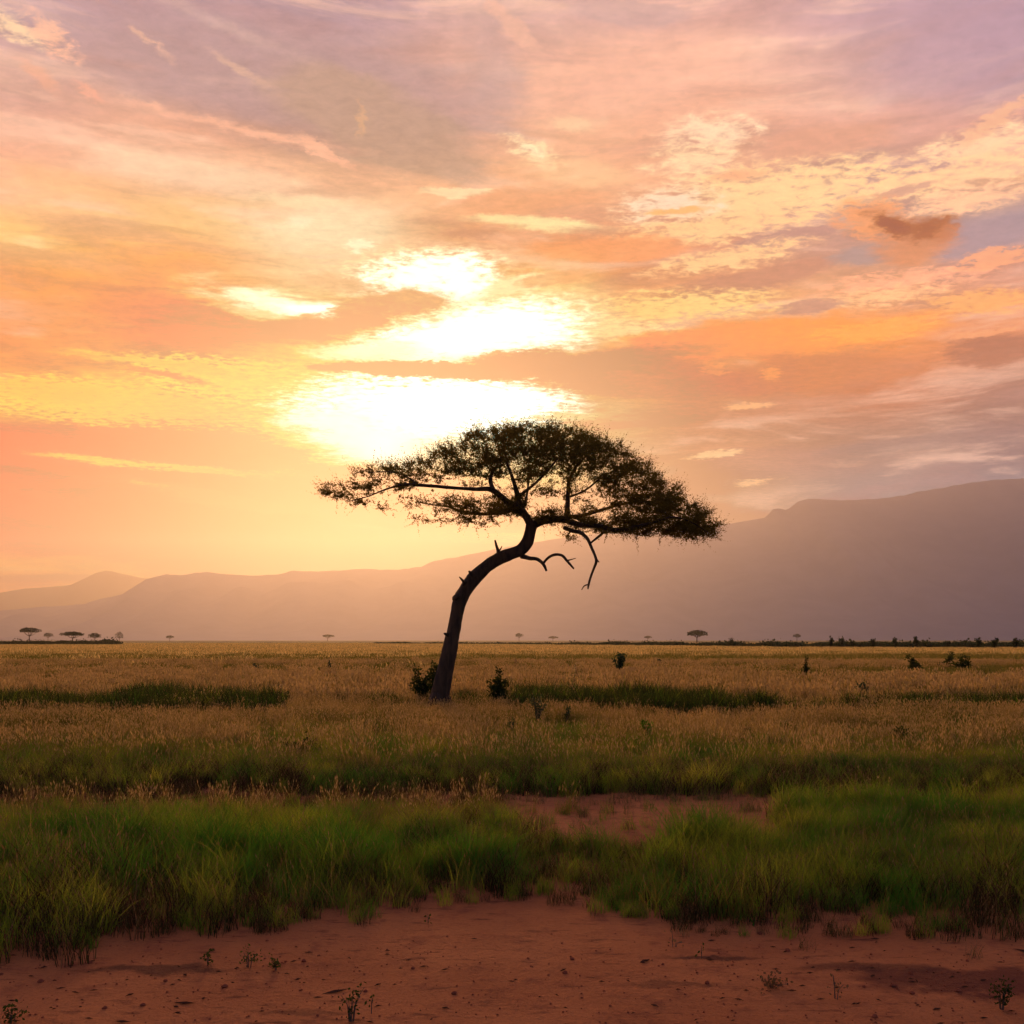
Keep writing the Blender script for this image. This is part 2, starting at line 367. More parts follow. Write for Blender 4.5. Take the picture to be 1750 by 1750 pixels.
def spline(pts, step=6):                 # Catmull-Rom through rows of numbers
    P_ = np.array(pts, float); out = []
    for i in range(len(P_) - 1):
        p0, p1, p2, p3 = P_[max(i - 1, 0)], P_[i], P_[i + 1], P_[min(i + 2, len(P_) - 1)]
        for t in np.linspace(0, 1, step, endpoint=False):
            out.append(0.5 * ((2 * p1) + (p2 - p0) * t + (2 * p0 - 5 * p1 + 4 * p2 - p3) * t * t + (3 * p1 - p0 - 3 * p2 + p3) * t ** 3))
    out.append(P_[-1]); return np.array(out)

# ------------------------------------------------------------------ materials
def newmat(name):
    m = bpy.data.materials.new(name); m.use_nodes = True; m.node_tree.nodes.clear(); return m, m.node_tree
def finish(t, sh, disp=None):
    o = N(t, 'ShaderNodeOutputMaterial'); t.links.new(sh, o.inputs[0])
def leafmat(name, ca, cb, trans=0.5, patch=None, patch_scale=0.35, gloss=0.0):
    m, t = newmat(name)
    oi = N(t, 'ShaderNodeObjectInfo'); geo = N(t, 'ShaderNodeNewGeometry')
    f = M(t, 'ADD', M(t, 'MULTIPLY', oi.outputs['Random'], 0.6), M(t, 'MULTIPLY', noise(t, geo.outputs['Position'], 1.3, 3), 0.5))
    c = mixc(t, smap(t, f, 0.15, 0.95), ca + (1,), cb + (1,))
    if patch:
        c = mixc(t, smap(t, noise(t, geo.outputs['Position'], patch_scale, 3, .6), 0.42, 0.6), c, patch + (1,))
    d = N(t, 'ShaderNodeBsdfDiffuse'); tr = N(t, 'ShaderNodeBsdfTranslucent')
    put(t, d.inputs[0], c); put(t, tr.inputs[0], mixc(t, 1.0, c, (1.5, 1.5, 1.1, 1), 'MULTIPLY'))
    ms = N(t, 'ShaderNodeMixShader'); ms.inputs[0].default_value = trans
    t.links.new(d.outputs[0], ms.inputs[1]); t.links.new(tr.outputs[0], ms.inputs[2])
    finish(t, ms.outputs[0]); return m
def barkmat(name, ca, cb, sc_=9):
    m, t = newmat(name)
    co = N(t, 'ShaderNodeTexCoord'); mp = N(t, 'ShaderNodeMapping'); put(t, mp.inputs[0], co.outputs['Object'])
    mp.inputs['Scale'].default_value = (1, 1, 0.25)
    n1 = noise(t, mp.outputs[0], sc_, 8, .65)
    b = N(t, 'ShaderNodeBsdfPrincipled'); put(t, b.inputs['Base Color'], mixc(t, smap(t, n1, .35, .65), ca + (1,), cb + (1,)))
    b.inputs['Roughness'].default_value = 0.9
    bp = N(t, 'ShaderNodeBump'); bp.inputs['Strength'].default_value = .8; bp.inputs['Distance'].default_value = .03
    put(t, bp.inputs['Height'], n1); t.links.new(bp.outputs[0], b.inputs['Normal'])
    finish(t, b.outputs[0]); return m
MAT = {}
MAT['bark'] = barkmat('acacia_bark', (.026, .014, .007), (.075, .040, .018))
MAT['twig'] = barkmat('twig_bark', (.08, .055, .04), (.14, .1, .07))
MAT['leaf'] = leafmat('acacia_leaf', (.06, .055, .014), (.14, .10, .024), .62)
MAT['farleaf'] = leafmat('far_tree_leaf', (.04, .05, .02), (.06, .07, .03), .3)
MAT['brown'] = leafmat('dry_shade_blade', (.035, .022, .012), (.075, .045, .022), .3)  # dry blades coloured dark to stand in for shade on the grass banks
MAT['shrub'] = leafmat('shrub_leaf', (.04, .07, .03), (.07, .1, .05), .35)
MAT['green'] = leafmat('green_grass_blade', (.11, .20, .018), (.40, .41, .05), .56, (.07, .20, .022), .9)
MAT['olive'] = leafmat('olive_grass_blade', (.12, .125, .022), (.21, .175, .045), .5)
MAT['gold'] = leafmat('golden_grass_blade', (.30, .205, .062), (.52, .35, .13), .5, (.17, .145, .035), .2)
MAT['pale'] = leafmat('pale_far_grass', (.66, .47, .20), (.80, .60, .28), .6)
MAT['seedhead_dim'] = leafmat('dim_seed_head', (.22, .13, .07), (.34, .22, .12), .4)
MAT['straw_dark'] = leafmat('dead_brown_leaf', (.06, .028, .018), (.11, .05, .03), .1)
MAT['seed'] = leafmat('grass_seed_head', (.38, .26, .115), (.56, .39, .19), .5)
MAT['straw'] = leafmat('dry_straw', (.13, .08, .045), (.26, .17, .09), .35)
MAT['dark'] = leafmat('dark_green_blade', (.034, .052, .014), (.07, .08, .02), .4)

# ------------------------------------------------------------------ ground
def gh(x, y):
    r = math.hypot(x, y)
    w = max(0.0, 1 - r / 40)
    return w * (0.035 * mnoise.noise(Vector((x * .5, y * .5, 3))) + 0.012 * mnoise.noise(Vector((x * 2.1, y * 2.1, 7)))) if r < 40 else 0.0
def make_ground():
    rad = [0.0] + list(np.geomspace(0.6, 14500, 210)); na = 288
    v = [(0, 0, 0)]; f = []
    for r in rad[1:]:
        for k in range(na):
            a = 2 * math.pi * k / na; x, y = r * math.sin(a), r * math.cos(a)
            v.append((x, y, gh(x, y)))
    for k in range(na): f.append((0, 1 + (k + 1) % na, 1 + k))
    for i in range(len(rad) - 2):
        for k in range(na):
            k2 = (k + 1) % na; a = 1 + i * na; b = a + na
            f.append((a + k, a + k2, b + k2, b + k))
    mb = MB(); mb.add(v, f)
    m, t = newmat('savanna_soil')
    geo = N(t, 'ShaderNodeNewGeometry'); pos = geo.outputs['Position']
    sx = N(t, 'ShaderNodeSeparateXYZ'); t.links.new(pos, sx.inputs[0])
    flat = V(t, 'MULTIPLY', pos, (1, 1, 0))
    dist = V(t, 'LENGTH', flat)
    n_big = noise(t, flat, .9, 5, .6); n_mid = noise(t, flat, 4.5, 6, .65); n_fine = noise(t, flat, 38, 5, .7)
    soil = mixc(t, smap(t, n_big, .3, .7), (.43, .132, .048, 1), (.57, .195, .070, 1))
    soil = mixc(t, smap(t, n_mid, .52, .72, 0, .75), soil, (.24, .062, .034, 1))
    soil = mixc(t, smap(t, n_fine, .5, .75, 0, .45), soil, (.14, .05, .035, 1))
    mps = N(t, 'ShaderNodeMapping'); put(t, mps.inputs[0], flat); mps.inputs['Scale'].default_value = (2.2, 7.5, 1)
    soil = mixc(t, smap(t, noise(t, mps.outputs[0], 1.6, 6, .7), .56, .67, 0, .7), soil, (.13, .032, .02, 1))
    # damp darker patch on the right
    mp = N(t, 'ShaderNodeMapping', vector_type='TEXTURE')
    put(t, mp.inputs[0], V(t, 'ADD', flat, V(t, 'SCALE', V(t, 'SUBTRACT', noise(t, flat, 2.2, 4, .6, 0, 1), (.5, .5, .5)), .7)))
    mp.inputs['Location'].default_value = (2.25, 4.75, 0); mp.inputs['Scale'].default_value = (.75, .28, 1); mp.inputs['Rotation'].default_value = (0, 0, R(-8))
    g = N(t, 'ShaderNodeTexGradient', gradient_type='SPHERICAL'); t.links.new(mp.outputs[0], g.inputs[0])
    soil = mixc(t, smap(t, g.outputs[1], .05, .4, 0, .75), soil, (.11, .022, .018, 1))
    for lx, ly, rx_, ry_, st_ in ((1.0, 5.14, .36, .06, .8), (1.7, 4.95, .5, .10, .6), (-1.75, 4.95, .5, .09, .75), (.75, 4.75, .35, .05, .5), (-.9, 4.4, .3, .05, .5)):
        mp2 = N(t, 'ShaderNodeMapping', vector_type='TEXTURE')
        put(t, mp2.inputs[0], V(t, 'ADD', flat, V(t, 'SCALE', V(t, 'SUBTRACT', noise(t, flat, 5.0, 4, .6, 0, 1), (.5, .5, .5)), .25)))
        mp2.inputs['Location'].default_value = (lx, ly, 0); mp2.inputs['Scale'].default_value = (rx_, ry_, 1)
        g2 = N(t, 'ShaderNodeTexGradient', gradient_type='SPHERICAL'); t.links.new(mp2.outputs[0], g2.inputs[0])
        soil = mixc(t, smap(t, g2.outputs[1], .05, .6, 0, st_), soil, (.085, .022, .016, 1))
    thatch = mixc(t, n_mid, (.16, .10, .05, 1), (.26, .18, .08, 1))
    # on the far plain the sheet itself carries the grass colour, in broad strips
    mpf = N(t, 'ShaderNodeMapping'); put(t, mpf.inputs[0], flat); mpf.inputs['Scale'].default_value = (.004, .02, 1)
    nf = noise(t, mpf.outputs[0], 1.0, 4, .6)
    plain = mixc(t, smap(t, nf, .35, .65), (.20, .17, .06, 1), (.36, .25, .10, 1))
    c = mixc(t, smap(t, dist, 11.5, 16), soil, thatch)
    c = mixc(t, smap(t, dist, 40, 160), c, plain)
    b = N(t, 'ShaderNodeBsdfPrincipled'); put(t, b.inputs['Base Color'], c); b.inputs['Roughness'].default_value = .95
    b.inputs['Specular IOR Level'].default_value = .15
    bp = N(t, 'ShaderNodeBump'); bp.inputs['Strength'].default_value = .9; bp.inputs['Distance'].default_value = .05
    put(t, bp.inputs['Height'], M(t, 'ADD', M(t, 'MULTIPLY', n_mid, .8), M(t, 'MULTIPLY', n_fine, .35)))
    t.links.new(bp.outputs[0], b.inputs['Normal'])
    finish(t, b.outputs[0])
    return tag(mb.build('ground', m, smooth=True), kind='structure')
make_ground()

# ------------------------------------------------------------------ mountains
def ridge(name, prof, Yr, foot, back, c1, c2, seed, amp):
    pr = np.array(prof, float); xs = np.arange(pr[0, 0], pr[-1, 0], 7.0)
    py = np.interp(xs, pr[:, 0], pr[:, 1])
    rows = [(-1.0, 0), (-.8, .13), (-.62, .3), (-.47, .46), (-.34, .60), (-.22, .73), (-.13, .84), (-.06, .94), (0, 1.0), (.1, .93), (.3, .7), (.6, .35), (1.0, 0)]
    v = []
    for t_, h_ in rows:
        for i, x in enumerate(xs):
            Y = Yr + (t_ * foot if t_ < 0 else t_ * back)
            X = (x - 875) * Yr / F * (1 + 0.0 * t_)
            H = CAMH + (HOR - py[i]) * Yr / F
            n = mnoise.fractal(Vector((X / 900, Y / 1500, seed)), 1.0, 2.0, 5)
            gul = abs(mnoise.noise(Vector((X / 420, Y / 2600, seed + 9))))
            z = H * h_ + amp * n * (1 - abs(2 * h_ - 1)) * 1.6 - amp * 1.4 * gul * (h_ * (1 - h_) * 4)
            z += amp * .07 * mnoise.fractal(Vector((X / 110, Y / 200, seed + 4)), 1.0, 2.0, 4) * h_
            v.append((X, Y, max(z, 0) - (3 if h_ == 0 else 0)))
    nx = len(xs); f = [(r * nx + i, r * nx + i + 1, (r + 1) * nx + i + 1, (r + 1) * nx + i) for r in range(len(rows) - 1) for i in range(nx - 1)]
    mb = MB(); mb.add(v, f)
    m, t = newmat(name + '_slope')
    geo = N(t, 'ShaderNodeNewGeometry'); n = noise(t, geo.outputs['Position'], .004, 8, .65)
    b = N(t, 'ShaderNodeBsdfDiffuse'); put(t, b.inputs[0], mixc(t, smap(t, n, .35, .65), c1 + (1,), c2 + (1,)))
    finish(t, b.outputs[0])
    return tag(mb.build(name, m, smooth=True), kind='structure')
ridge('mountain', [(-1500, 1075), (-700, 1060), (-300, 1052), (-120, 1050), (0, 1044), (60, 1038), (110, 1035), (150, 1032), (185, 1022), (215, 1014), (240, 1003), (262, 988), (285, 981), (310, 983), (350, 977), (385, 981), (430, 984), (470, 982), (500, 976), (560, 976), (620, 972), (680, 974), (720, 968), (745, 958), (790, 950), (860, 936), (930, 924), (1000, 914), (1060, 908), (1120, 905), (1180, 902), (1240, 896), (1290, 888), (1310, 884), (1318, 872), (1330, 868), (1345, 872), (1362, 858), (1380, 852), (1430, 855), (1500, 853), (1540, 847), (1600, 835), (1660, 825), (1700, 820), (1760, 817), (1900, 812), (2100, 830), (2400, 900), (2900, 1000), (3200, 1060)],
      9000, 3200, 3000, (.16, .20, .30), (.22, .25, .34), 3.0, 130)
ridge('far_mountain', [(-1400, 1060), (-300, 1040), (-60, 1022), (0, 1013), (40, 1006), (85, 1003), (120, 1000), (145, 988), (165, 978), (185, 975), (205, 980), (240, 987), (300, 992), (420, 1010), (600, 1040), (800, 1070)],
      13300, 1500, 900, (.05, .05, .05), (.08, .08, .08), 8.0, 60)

# ------------------------------------------------------------------ haze
def make_haze():
    mb = MB(); x, y0, y1, z0, z1 = 15500, -15200, 15500, -5.5, HAZE_TOP
    v = [(-x, y0, z0), (x, y0, z0), (x, y1, z0), (-x, y1, z0), (-x, y0, z1), (x, y0, z1), (x, y1, z1), (-x, y1, z1)]
    mb.add(v, [(0, 3, 2, 1), (4, 5, 6, 7), (0, 1, 5, 4), (1, 2, 6, 5), (2, 3, 7, 6), (3, 0, 4, 7)])
    m, t = newmat('evening_haze')
    pv = N(t, 'ShaderNodeVolumePrincipled')
    pv.inputs['Color'].default_value = HAZE_C + (1,); pv.inputs['Density'].default_value = HAZE_D
    pv.inputs['Anisotropy'].default_value = HAZE_G
    o = N(t, 'ShaderNodeOutputMaterial'); t.links.new(pv.outputs[0], o.inputs['Volume'])
    m.cycles.homogeneous_volume = True
    return tag(mb.build('haze', m), kind='stuff')
make_haze()

# ------------------------------------------------------------------ the big acacia
TY = gdist(1217)                          # 26 m away
def T3(px, py, dY=0.0): return at(px, py, TY + dY)
pxm = TY / F
def limb(rows, step=6):                   # rows: px, py, depth offset, thickness in px
    s_ = spline(rows, step)
    return [T3(r[0], r[1], r[2]) for r in s_], [r[3] * pxm / 2 for r in s_]
tree = empty('acacia_tree', (T3(752, 1217).x, TY, 0), 'large dark leaning umbrella acacia with curved trunk, standing alone in the grass', 'tree')
def child(o): o.parent = tree; o.matrix_parent_inverse = Matrix.Translation(-tree.location); return o
mb = MB()
tp, trd = limb([(750, 1226, 0, 44), (751, 1212, 0, 38), (752, 1196, 0, 34), (757, 1165, 0, 28), (764, 1130, 0, 24.5), (771, 1100, .05, 23), (777, 1070, .1, 22), (782, 1045, .1, 22.5), (789, 1022, .1, 24.5), (800, 1003, .1, 26), (815, 984, .05, 24), (832, 968, 0, 23), (852, 955, -.05, 22.5), (872, 947, -.1, 22), (889, 940, -.1, 22), (900, 927, -.1, 21), (906, 912, -.1, 20), (909, 899, -.1, 20)], 5)
mb.tube(tp, trd, 22, True, .16)
for k in range(7):                         # root flare
    a = k * .9 + .3; b0 = Vector((tree.location.x, TY, 0))
    mb.tube([b0 + Vector((math.cos(a) * .12, math.sin(a) * .12, .42)), b0 + Vector((math.cos(a) * .24, math.sin(a) * .24, .1)), b0 + Vector((math.cos(a) * .42, math.sin(a) * .42, -.06))], [.09, .085, .03], 7, True, .1)
# knots and the snapped-off stub low on the trunk
kn, kr = limb([(786, 1018, 0, 12), (778, 1021, -.1, 9), (775, 1026, -.15, 4)], 3); mb.tube(kn, kr, 7, True, .2)
kn, kr = limb([(812, 987, 0, 12), (806, 981, -.1, 8), (801, 976, -.1, 3)], 3); mb.tube(kn, kr, 7, True, .2)
kn, kr = limb([(765, 1085, 0, 9), (760, 1083, -.2, 4)], 3); mb.tube(kn, kr, 6, True, .2)
child(mb.build('trunk', MAT['bark'], smooth=True))
def br(name, lists, mat='bark'):
    m_ = MB()
    for rows in lists:
        p_, r_ = limb(rows, 5); m_.tube(p_, r_, 7, True, .10)
    return child(m_.build(name, MAT[mat], smooth=True))
br('broken_stub', [[(800, 992, 0, 7), (794, 997 - 2, -.1, 6), (789, 990, -.15, 4), (785, 986, -.2, 2)], [(794, 996, -.1, 4), (791, 1001, -.12, 3)]])
br('broken_stub', [[(852, 951, -.1, 8), (851, 941, -.15, 6), (848, 931, -.2, 4.5), (846, 923, -.2, 3)], [(852, 943, -.12, 4), (856, 937, -.1, 2.5), (858, 933, -.1, 1.5)]])
br('dead_branch', [[(892, 950, -.1, 10), (905, 954, -.3, 7), (917, 955, -.4, 6), (926, 961, -.5, 5.5), (931, 968, -.5, 5), (934, 976, -.5, 3.5)],
                   [(928, 963, -.5, 4.5), (937, 953, -.6, 5), (948, 948, -.6, 5), (960, 949, -.7, 4.8), (968, 957, -.7, 4.8), (974, 964, -.8, 4.4), (981, 972, -.8, 3)],
                   [(969, 958, -.7, 3), (977, 956, -.8, 2), (984, 954, -.8, 1.2)]])
br('dead_branch', [[(965, 902, -.2, 8), (980, 908, -.5, 7), (993, 911, -.7, 6.5), (1004, 921, -.8, 6), (1011, 936, -.9, 5), (1017, 950, -1, 4.8), (1019, 960, -1, 5), (1014, 974, -1, 4.2), (1009, 988, -1, 4), (1006, 1000, -1, 3.6), (1005, 1007, -1, 2)],
                   [(1019, 955, -1, 3), (1024, 961, -1, 2)], [(1006, 999, -1, 2.6), (999, 1001, -1, 2.2), (994, 1008, -1, 1.6)],
                   [(1008, 929, -.8, 3), (1018, 921, -.7, 4), (1030, 911, -.5, 5), (1036, 904, -.4, 5)]])
LIMBS = [
 [(909, 900, -.1, 17.0), (901, 885, -.1, 14.0), (893, 874, -.1, 13.0), (886, 858, 0, 12.0), (884, 845, 0, 9.2), (878, 822, .1, 6.7), (868, 795, .2, 4.5), (862, 768, .3, 2.7), (858, 745, .4, 1.5)],
 [(909, 900, -.1, 17.0), (919, 893, -.1, 16.0), (934, 889, -.1, 15.0), (951, 887, -.1, 13.0), (966, 889, -.1, 12.0)],
 [(893, 874, -.1, 13.0), (872, 862, -.4, 12.0), (856, 848, -.7, 10.5), (838, 836, -.9, 9.2), (815, 836, -1.1, 6.7), (780, 834, -1.3, 5.5), (745, 831, -1.5, 5.5), (715, 829, -1.6, 5.0), (690, 828, -1.7, 4.5), (660, 836, -1.8, 3.1), (630, 848, -1.9, 1.9), (600, 856, -2, 1.2)],
 [(845, 840, -.8, 7.9), (838, 820, -.4, 6.7), (846, 800, 0, 4.5), (856, 782, .4, 3.5), (850, 760, .8, 1.9)],
 [(896, 878, -.1, 10.5), (870, 872, .5, 7.9), (835, 878, 1, 6.7), (797, 876, 1.4, 5.5), (765, 866, 1.7, 3.5), (735, 862, 2, 2.7), (715, 858, 2.2, 1.2)],
 [(951, 887, -.1, 12.0), (966, 884, .3, 10.5), (970, 868, .5, 9.2), (971, 845, .7, 7.9), (973, 822, .8, 6.7), (984, 800, 1, 4.5), (1000, 780, 1.3, 2.7), (1015, 765, 1.5, 1.5)],
 [(966, 889, -.1, 10.5), (990, 897, -.4, 9.2), (1022, 899, -.6, 7.9), (1054, 906, -.8, 7.9), (1085, 901, -1, 6.7), (1115, 893, -1.1, 4.5), (1150, 884, -1.2, 3.5), (1180, 892, -1.3, 1.9), (1210, 910, -1.4, 1.2)],
 [(970, 884, .3, 7.9), (1000, 880, .9, 6.7), (1040, 868, 1.4, 5.5), (1080, 858, 1.8, 4.5), (1120, 858, 2, 2.7), (1150, 862, 2.1, 1.5)],
 [(971, 850, .7, 4.5), (1000, 838, .3, 3.5), (1030, 815, 0, 2.7), (1060, 800, -.3, 1.9)],
 [(884, 850, 0, 5.5), (915, 826, -.6, 4.5), (940, 800, -1, 3.5), (960, 775, -1.3, 1.9)],
 [(715, 829, -1.6, 3.5), (690, 812, -1.4, 2.7), (660, 806, -1.2, 1.9), (630, 808, -1, 1.2)],
 [(893, 872, 0, 5.5), (900, 850, .9, 4.5), (905, 815, 1.6, 3.5), (915, 780, 2, 1.9), (925, 750, 2.3, 1.2)],
]
for L in LIMBS: br('branch', [L])
# crown: clumps scattered through the umbrella volume, reached by twigs that grow from the limbs
EL = [(600,838,50,16,26,1.0),(650,820,52,24,40,1.2),(700,812,50,24,44,1.4),(742,800,52,24,52,1.6),(565,848,24,10,10,.7),
 (790,782,48,28,62,1.7),(845,762,56,30,84,1.8),(908,752,60,28,100,1.9),(970,764,62,30,100,1.9),(1030,790,54,34,92,1.8),(1080,822,52,34,86,1.6),
 (1122,852,48,30,66,1.4),(1165,880,44,24,60,1.2),(1200,903,28,18,34,.9),(880,795,64,28,70,1.9),(950,800,60,24,66,1.9),(822,800,50,18,34,1.7),
 (812,868,66,12,52,1.6),(868,862,36,17,38,1.4),(762,858,46,9,18,1.6),(742,884,36,9,9,1.6),(812,893,44,9,14,1.4),
 (945,884,42,13,36,1.3),(1005,895,48,9,26,1.4),(1060,903,50,12,40,1.4),(1115,903,52,17,52,1.2),(1162,908,36,13,28,1.0),(1095,872,56,24,56,1.7),
 (1018,850,56,24,22,1.8),(925,835,60,16,20,1.8),(630,860,56,6,9,1.3),(695,866,48,10,9,1.5),(985,915,30,8,6,1.2),(835,815,60,26,14,1.7),(900,885,60,6,8,1.2),
 (1000,765,60,20,30,1.8),(940,738,70,12,24,1.8),(850,742,50,12,14,1.6)]
tg = []
for (cx, cyy, rx_, ry_, n_, dsp) in EL:
    for _ in range(int(n_ * (1.0 if cx < 800 else 1.22 if cx < 980 else 1.5))):
        while True:
            a, b = random.uniform(-1, 1), random.uniform(-1, 1)
            if a * a + b * b < 1: break
        px_, py_ = cx + a * rx_ * 1.02, cyy + b * ry_ * 1.02
        dY = random.gauss(0, .62) * dsp
        tg.append(T3(px_, py_, max(-2.8, min(2.8, dY))))
nodes = []; par = []; rad0 = []
for L in LIMBS:
    s_ = spline(L, 4)
    for r in s_[2:]: nodes.append(np.array(T3(r[0], r[1], r[2]))); par.append(-1)
nfix = len(nodes)
fixarr = np.array(nodes)
tg.sort(key=lambda p: float(np.min(np.sum((fixarr - np.array(p)) ** 2, 1))))
cnt = [0] * nfix
arr = np.zeros((60000, 3)); arr[:nfix] = fixarr; nn = nfix
tips = []
for p in tg:
    q = np.array(p)
    d = arr[:nn] - q; d2 = np.sqrt((d * d).sum(1)) + .35 * np.maximum(0, d[:, 2])   # prefer growing upward
    j = int(np.argmin(d2)); st = arr[j].copy(); L_ = np.linalg.norm(q - st)
    k = max(1, int(L_ / .16)); last = j
    side = rng.normal(0, .06 * L_, 3)
    for i in range(1, k + 1):
        t_ = i / k
        w = st + (q - st) * t_ + side * math.sin(math.pi * t_) + rng.normal(0, .012, 3) * (t_ < 1)
        arr[nn] = w; par.append(last); cnt.append(0); last = nn; nn += 1
    tips.append(last)
for tpi in tips:
    j = tpi
    while j >= nfix: cnt[j] += 1; j = par[j]
    
tw = MB()
def seg(a, b, ra, rb, sd=4):
    a = Vector(a); b = Vector(b)
    tw.tube([a, b], [ra, rb], sd, False)
for j in range(nfix, nn):
    r_ = min(.035, .0048 * cnt[j] ** .55)
    pj = par[j]
    rp = min(.035, .0048 * cnt[pj] ** .55) if pj >= nfix else r_ * 1.15
    seg(arr[pj], arr[j], rp, r_, 5 if r_ > .012 else 3)
leaves = []
def leaflets(a, b, n, ln):
    a = np.array(a); b = np.array(b); ax = b - a; L_ = np.linalg.norm(ax) + 1e-9; ax = ax / L_
    for i in range(n):
        t_ = (i + random.random()) / n
        o = a + (b - a) * t_
        dd = rng.normal(0, 1, 3); dd -= ax * dd.dot(ax) * .6; dd[2] += .25; dd /= np.linalg.norm(dd)
        s2 = np.cross(dd, rng.normal(0, 1, 3)); s2 /= np.linalg.norm(s2)
        l_ = ln * random.uniform(.6, 1.3); w_ = l_ * .30
        leaves.extend([o, o + dd * l_ * .5 + s2 * w_, o + dd * l_, o + dd * l_ * .5 - s2 * w_])
ccx = T3(905, 830)
for tpi in tips:
    o = Vector(arr[tpi]); pj = Vector(arr[par[tpi]]); grow = (o - pj).normalized()
    out = (o - ccx); out.z = 0; out = out * .16 + grow * .7
    for k in range(random.randint(4, 7)):
        d = Vector((random.gauss(0, .8), random.gauss(0, .8), random.gauss(.25, .45))) + out
        d.normalize(); L_ = random.uniform(.12, .36); s0 = pj.lerp(o, random.random())
        mid = s0 + d * L_ * .55; e = s0 + d * L_ + Vector((0, 0, random.uniform(-.04, .06)))
        tw.tube([s0, mid, e], [.004, .003, .0015], 3, False)
        leaflets(s0 + d * .03, mid, 9, .038); leaflets(mid, e, 9, .032)
        if random.random() < .42:
            e2 = e + (d + Vector((0, 0, .3))).normalized() * random.uniform(.1, .26); tw.tube([e, e2], [.003, .001], 3, False); leaflets(e, e2, 5, .024)
# leafy scatter along the thin branches too
for j in range(nfix, nn):
    if cnt[j] <= 3 and random.random() < .8: leaflets(arr[par[j]], arr[j], 5, .035)
# bare hanging twigs under the crown
for (x_, y_) in [(668, 872), (670, 880), (690, 872), (715, 885), (748, 900), (765, 905), (800, 910), (838, 905), (812, 902), (985, 915), (975, 912), (1052, 915), (1056, 912), (1100, 925), (1140, 930), (1165, 925), (620, 866), (590, 868), (1215, 918), (1190, 922), (930, 905), (872, 890), (1080, 918)]:
    p = T3(x_, y_ - 12, random.uniform(-1, 1)); d = Vector((random.gauss(0, .3), random.gauss(0, .2), -1))
    q = p; pts = [p]
    for k in range(random.randint(3, 6)):
        q = q + d * random.uniform(.06, .13) + Vector((random.gauss(0, .03), 0, 0)); d.x += random.gauss(0, .3); pts.append(q)
        if random.random() < .6: tw.tube([q, q + Vector((random.gauss(0, .08), random.gauss(0, .05), -random.uniform(.02, .12)))], [.003, .0015], 3, False)
    tw.tube(pts, [.0055 - .004 * i / len(pts) for i in range(len(pts))], 4, False)
crown = child(quads_mesh('crown', leaves, MAT['leaf']))
twg = tw.build('twigs', MAT['twig']); twg.parent = crown; twg.matrix_parent_inverse = crown.matrix_parent_inverse.copy()

# ------------------------------------------------------------------ small far trees
def far_tree(px, base_py, Y, wpx, hpx, label, flat=.36, lean=0.0, group='small trees far across the plain'):
    b = at(px, base_py, Y); b.z = 0; k = Y / F
    W = wpx * k; H = hpx * k
    t_ = empty('acacia_tree', b, label, 'tree', group)
    m_ = MB(); fork = H * .45
    m_.tube([(0, 0, -.2), (lean * .3, 0, fork * .6), (lean * .6, 0, fork)], [W * .035, W * .026, W * .022], 7)
    lv = []
    for i in range(9):
        a = i * 2.4; r_ = W * .42 * math.sqrt((i + .5) / 9)
        e = Vector((math.cos(a) * r_ + lean, math.sin(a) * r_, H * (.98 - flat * .45 - .12 * (r_ / W) ** 1 * 2)))
        m_.tube([(lean * .6, 0, fork * .95), tuple((Vector((lean * .6, 0, fork)) + e) / 2 + Vector((0, 0, -H * .05))), tuple(e)], [W * .016, W * .011, W * .005], 5)
    m_.build('trunk', MAT['bark'], t_)
    for _ in range(900):
        a = random.uniform(0, 6.283); r_ = math.sqrt(random.random())
        # lumpy edge and thinner patches
        lump = 1 + .18 * math.sin(a * 3 + px) + .1 * math.sin(a * 7 + px * 2)
        x_, y_ = math.cos(a) * r_ * W / 2 * lump + lean, math.sin(a) * r_ * W / 2 * lump
        top = H * (1 - flat * .45 * r_ * r_); z_ = top - random.random() ** 1.4 * H * flat * (1 - .55 * r_)
        s_ = W * random.uniform(.02, .05)
        n1 = rng.normal(0, 1, 3); n1 /= np.linalg.norm(n1); n2 = np.cross(n1, rng.normal(0, 1, 3)); n2 /= np.linalg.norm(n2)
        c_ = np.array((x_, y_, z_)); n2 = n2 * .6
        lv.extend([c_ - n1 * s_, c_ - n2 * s_, c_ + n1 * s_, c_ + n2 * s_])
    quads_mesh('crown', lv, MAT['farleaf'], t_)
far_tree(50, 1098, 560, 31, 27, 'dark umbrella tree at the left end of the skyline, tallest of the far trees there')
far_tree(82, 1098, 1300, 15, 15, 'faint small tree in haze between the first two umbrella trees on the far left', .5)
far_tree(124, 1098, 520, 34, 20, 'dark flat-topped umbrella tree on the far left skyline, second in from the left edge', .38)
far_tree(162, 1098, 640, 19, 17, 'small dark round-topped tree right of the flat umbrella tree on the left skyline', .55)
far_tree(204, 1098, 1100, 13, 17, 'hazy upright little tree at the right end of the dark scrub on the left', .75)
far_tree(290, 1097, 1500, 13, 10, 'tiny hazy tree alone on the skyline under the left mountain shoulder', .5)
far_tree(560, 1097, 2000, 19, 11, 'faint spreading tree alone on the skyline, below the left tip of the big crown', .4)
far_tree(887, 1097, 1500, 13, 14, 'hazy tree on the skyline just right of the big leaning trunk', .5)
far_tree(945, 1097, 2100, 16, 8, 'faint flat tree on the skyline beneath the hooked dead branch', .45)
far_tree(1107, 1097, 1700, 12, 9, 'small pale tree on the skyline left of the dark lone umbrella tree', .45)
far_tree(1191, 1100, 600, 33, 22, 'lone brown umbrella tree on the skyline below the right tip of the big crown', .5)
far_tree(1362, 1099, 1300, 13, 13, 'faint thin tree on the skyline at the start of the right scrub line', .5)

